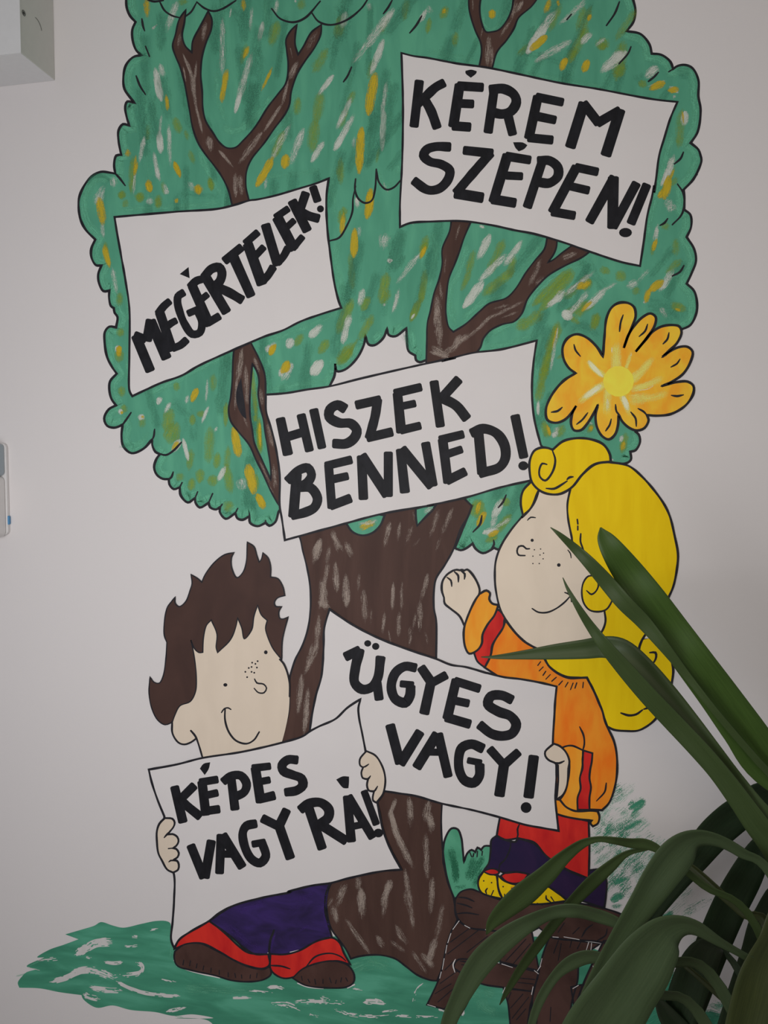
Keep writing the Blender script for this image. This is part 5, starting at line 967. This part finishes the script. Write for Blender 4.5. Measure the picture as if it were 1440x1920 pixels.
leaf([(1032, 989, 1, .50), (1050, 1003, 9, .50), (1078, 1028, 17, .49), (1108, 1058, 24, .49), (1140, 1094, 29, .48), (1172, 1131, 30, .48), (1207, 1166, 27, .47), (1246, 1213, 20, .47), (1286, 1264, 14, .46), (1330, 1320, 12, .46), (1374, 1373, 12, .45), (1420, 1426, 12, .44), (1462, 1476, 14, .43)], 'mid', roll=.12, tostem=1.0)
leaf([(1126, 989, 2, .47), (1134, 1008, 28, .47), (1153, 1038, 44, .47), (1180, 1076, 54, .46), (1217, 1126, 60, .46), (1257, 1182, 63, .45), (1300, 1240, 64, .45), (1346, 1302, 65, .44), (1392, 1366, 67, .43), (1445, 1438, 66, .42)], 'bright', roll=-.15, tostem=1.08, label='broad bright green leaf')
# arching leaves
leaf([(912, 1752, 2, .42), (925, 1728, 22, .42), (950, 1702, 36, .42), (985, 1672, 44, .42), (1022, 1640, 36, .42), (1055, 1608, 26, .42), (1090, 1582, 18, .41), (1120, 1573, 12, .41), (1150, 1575, 16, .41), (1185, 1580, 22, .40), (1215, 1583, 22, .40), (1248, 1602, 14, .40), (1320, 1660, 14, .41), (1420, 1740, 14, .41)], 'mid', roll=.25, tostem=.6)
leaf([(937, 1884, 1, .33), (950, 1860, 9, .33), (975, 1818, 15, .33), (1008, 1772, 18, .33), (1040, 1730, 18, .33), (1072, 1692, 22, .34), (1108, 1655, 26, .34), (1142, 1625, 22, .35), (1175, 1600, 12, .36), (1215, 1590, 8, .37)], 'mid', roll=.3)
leaf([(828, 1975, 18, .46), (842, 1915, 24, .46), (862, 1870, 30, .46), (886, 1825, 38, .46), (912, 1790, 42, .46), (948, 1757, 40, .46), (990, 1730, 32, .46), (1035, 1710, 26, .45), (1078, 1706, 30, .45), (1122, 1716, 30, .44), (1162, 1732, 24, .44), (1200, 1760, 22, .43), (1250, 1800, 22, .43), (1350, 1850, 20, .42)], 'grey', roll=.2, tostem=.45)
leaf([(985, 1970, 8, .40), (998, 1915, 12, .40), (1015, 1870, 15, .40), (1042, 1828, 17, .40), (1072, 1803, 26, .40), (1105, 1792, 28, .40), (1140, 1800, 24, .40), (1180, 1822, 22, .40), (1230, 1860, 20, .41), (1330, 1930, 20, .42)], 'grey', roll=.2, tostem=.3)
leaf([(1078, 1990, 22, .50), (1090, 1915, 28, .50), (1108, 1860, 28, .50), (1135, 1805, 30, .50), (1168, 1750, 38, .50), (1205, 1692, 48, .50), (1238, 1640, 60, .49), (1272, 1596, 62, .48), (1305, 1572, 40, .47), (1345, 1575, 26, .46), (1390, 1598, 20, .45), (1450, 1645, 16, .44)], 'grey', roll=.22, tostem=.8)
leaf([(1085, 1990, 100, .56), (1118, 1930, 106, .56), (1152, 1880, 106, .56), (1190, 1826, 100, .55), (1225, 1775, 86, .54), (1258, 1742, 62, .53), (1300, 1738, 34, .52), (1350, 1766, 18, .50), (1410, 1800, 14, .47), (1460, 1830, 14, .45)], 'grey', roll=.18, tostem=.5, label='broad grey-green drooping leaf')
leaf([(1390, 1975, 60, .50), (1408, 1900, 66, .49), (1425, 1830, 62, .48), (1450, 1770, 50, .46), (1490, 1700, 40, .44)], 'stalk', roll=.1, tostem=.75)

# cane, pot and soil stand on the floor, below the frame
def lathe(name, prof, mat, par, cx, cy, n=28, label=None):
    v, f = [], []
    for r_, z in prof:
        for k in range(n): a = k / n * 6.2832; v.append((cx + math.cos(a) * r_, cy + math.sin(a) * r_, z))
    for i in range(len(prof) - 1):
        for k in range(n): q = (k + 1) % n; f.append((i * n + k, i * n + q, (i + 1) * n + q, (i + 1) * n + k))
    f.append(tuple(reversed(range(n)))); f.append(tuple(range((len(prof) - 1) * n, len(prof) * n)))
    return mesh_obj(name, v, f, mat, par, smooth_=True, label=label)
lathe('cane', [(0.018, 0.2), (0.019, 0.4), (0.017, 0.41), (0.019, 0.6), (0.017, 0.61), (0.018, 0.8), (0.016, 0.81), (0.017, 1.0), (0.012, 1.06), (0.004, 1.1)], plain_mat('cane_bark', (0.12, 0.13, 0.06, 1), 0.7), plant, STX, STY)
lathe('pot', [(0.10, 0.0), (0.135, 0.24), (0.145, 0.245), (0.145, 0.275), (0.128, 0.275), (0.124, 0.235), (0.02, 0.232)], plain_mat('pot_terracotta', (0.36, 0.16, 0.09, 1), 0.7), plant, STX, STY)
lathe('soil', [(0.12, 0.230), (0.121, 0.246), (0.06, 0.252), (0.01, 0.252)], plain_mat('soil', (0.05, 0.035, 0.025, 1), 0.9), plant, STX, STY)
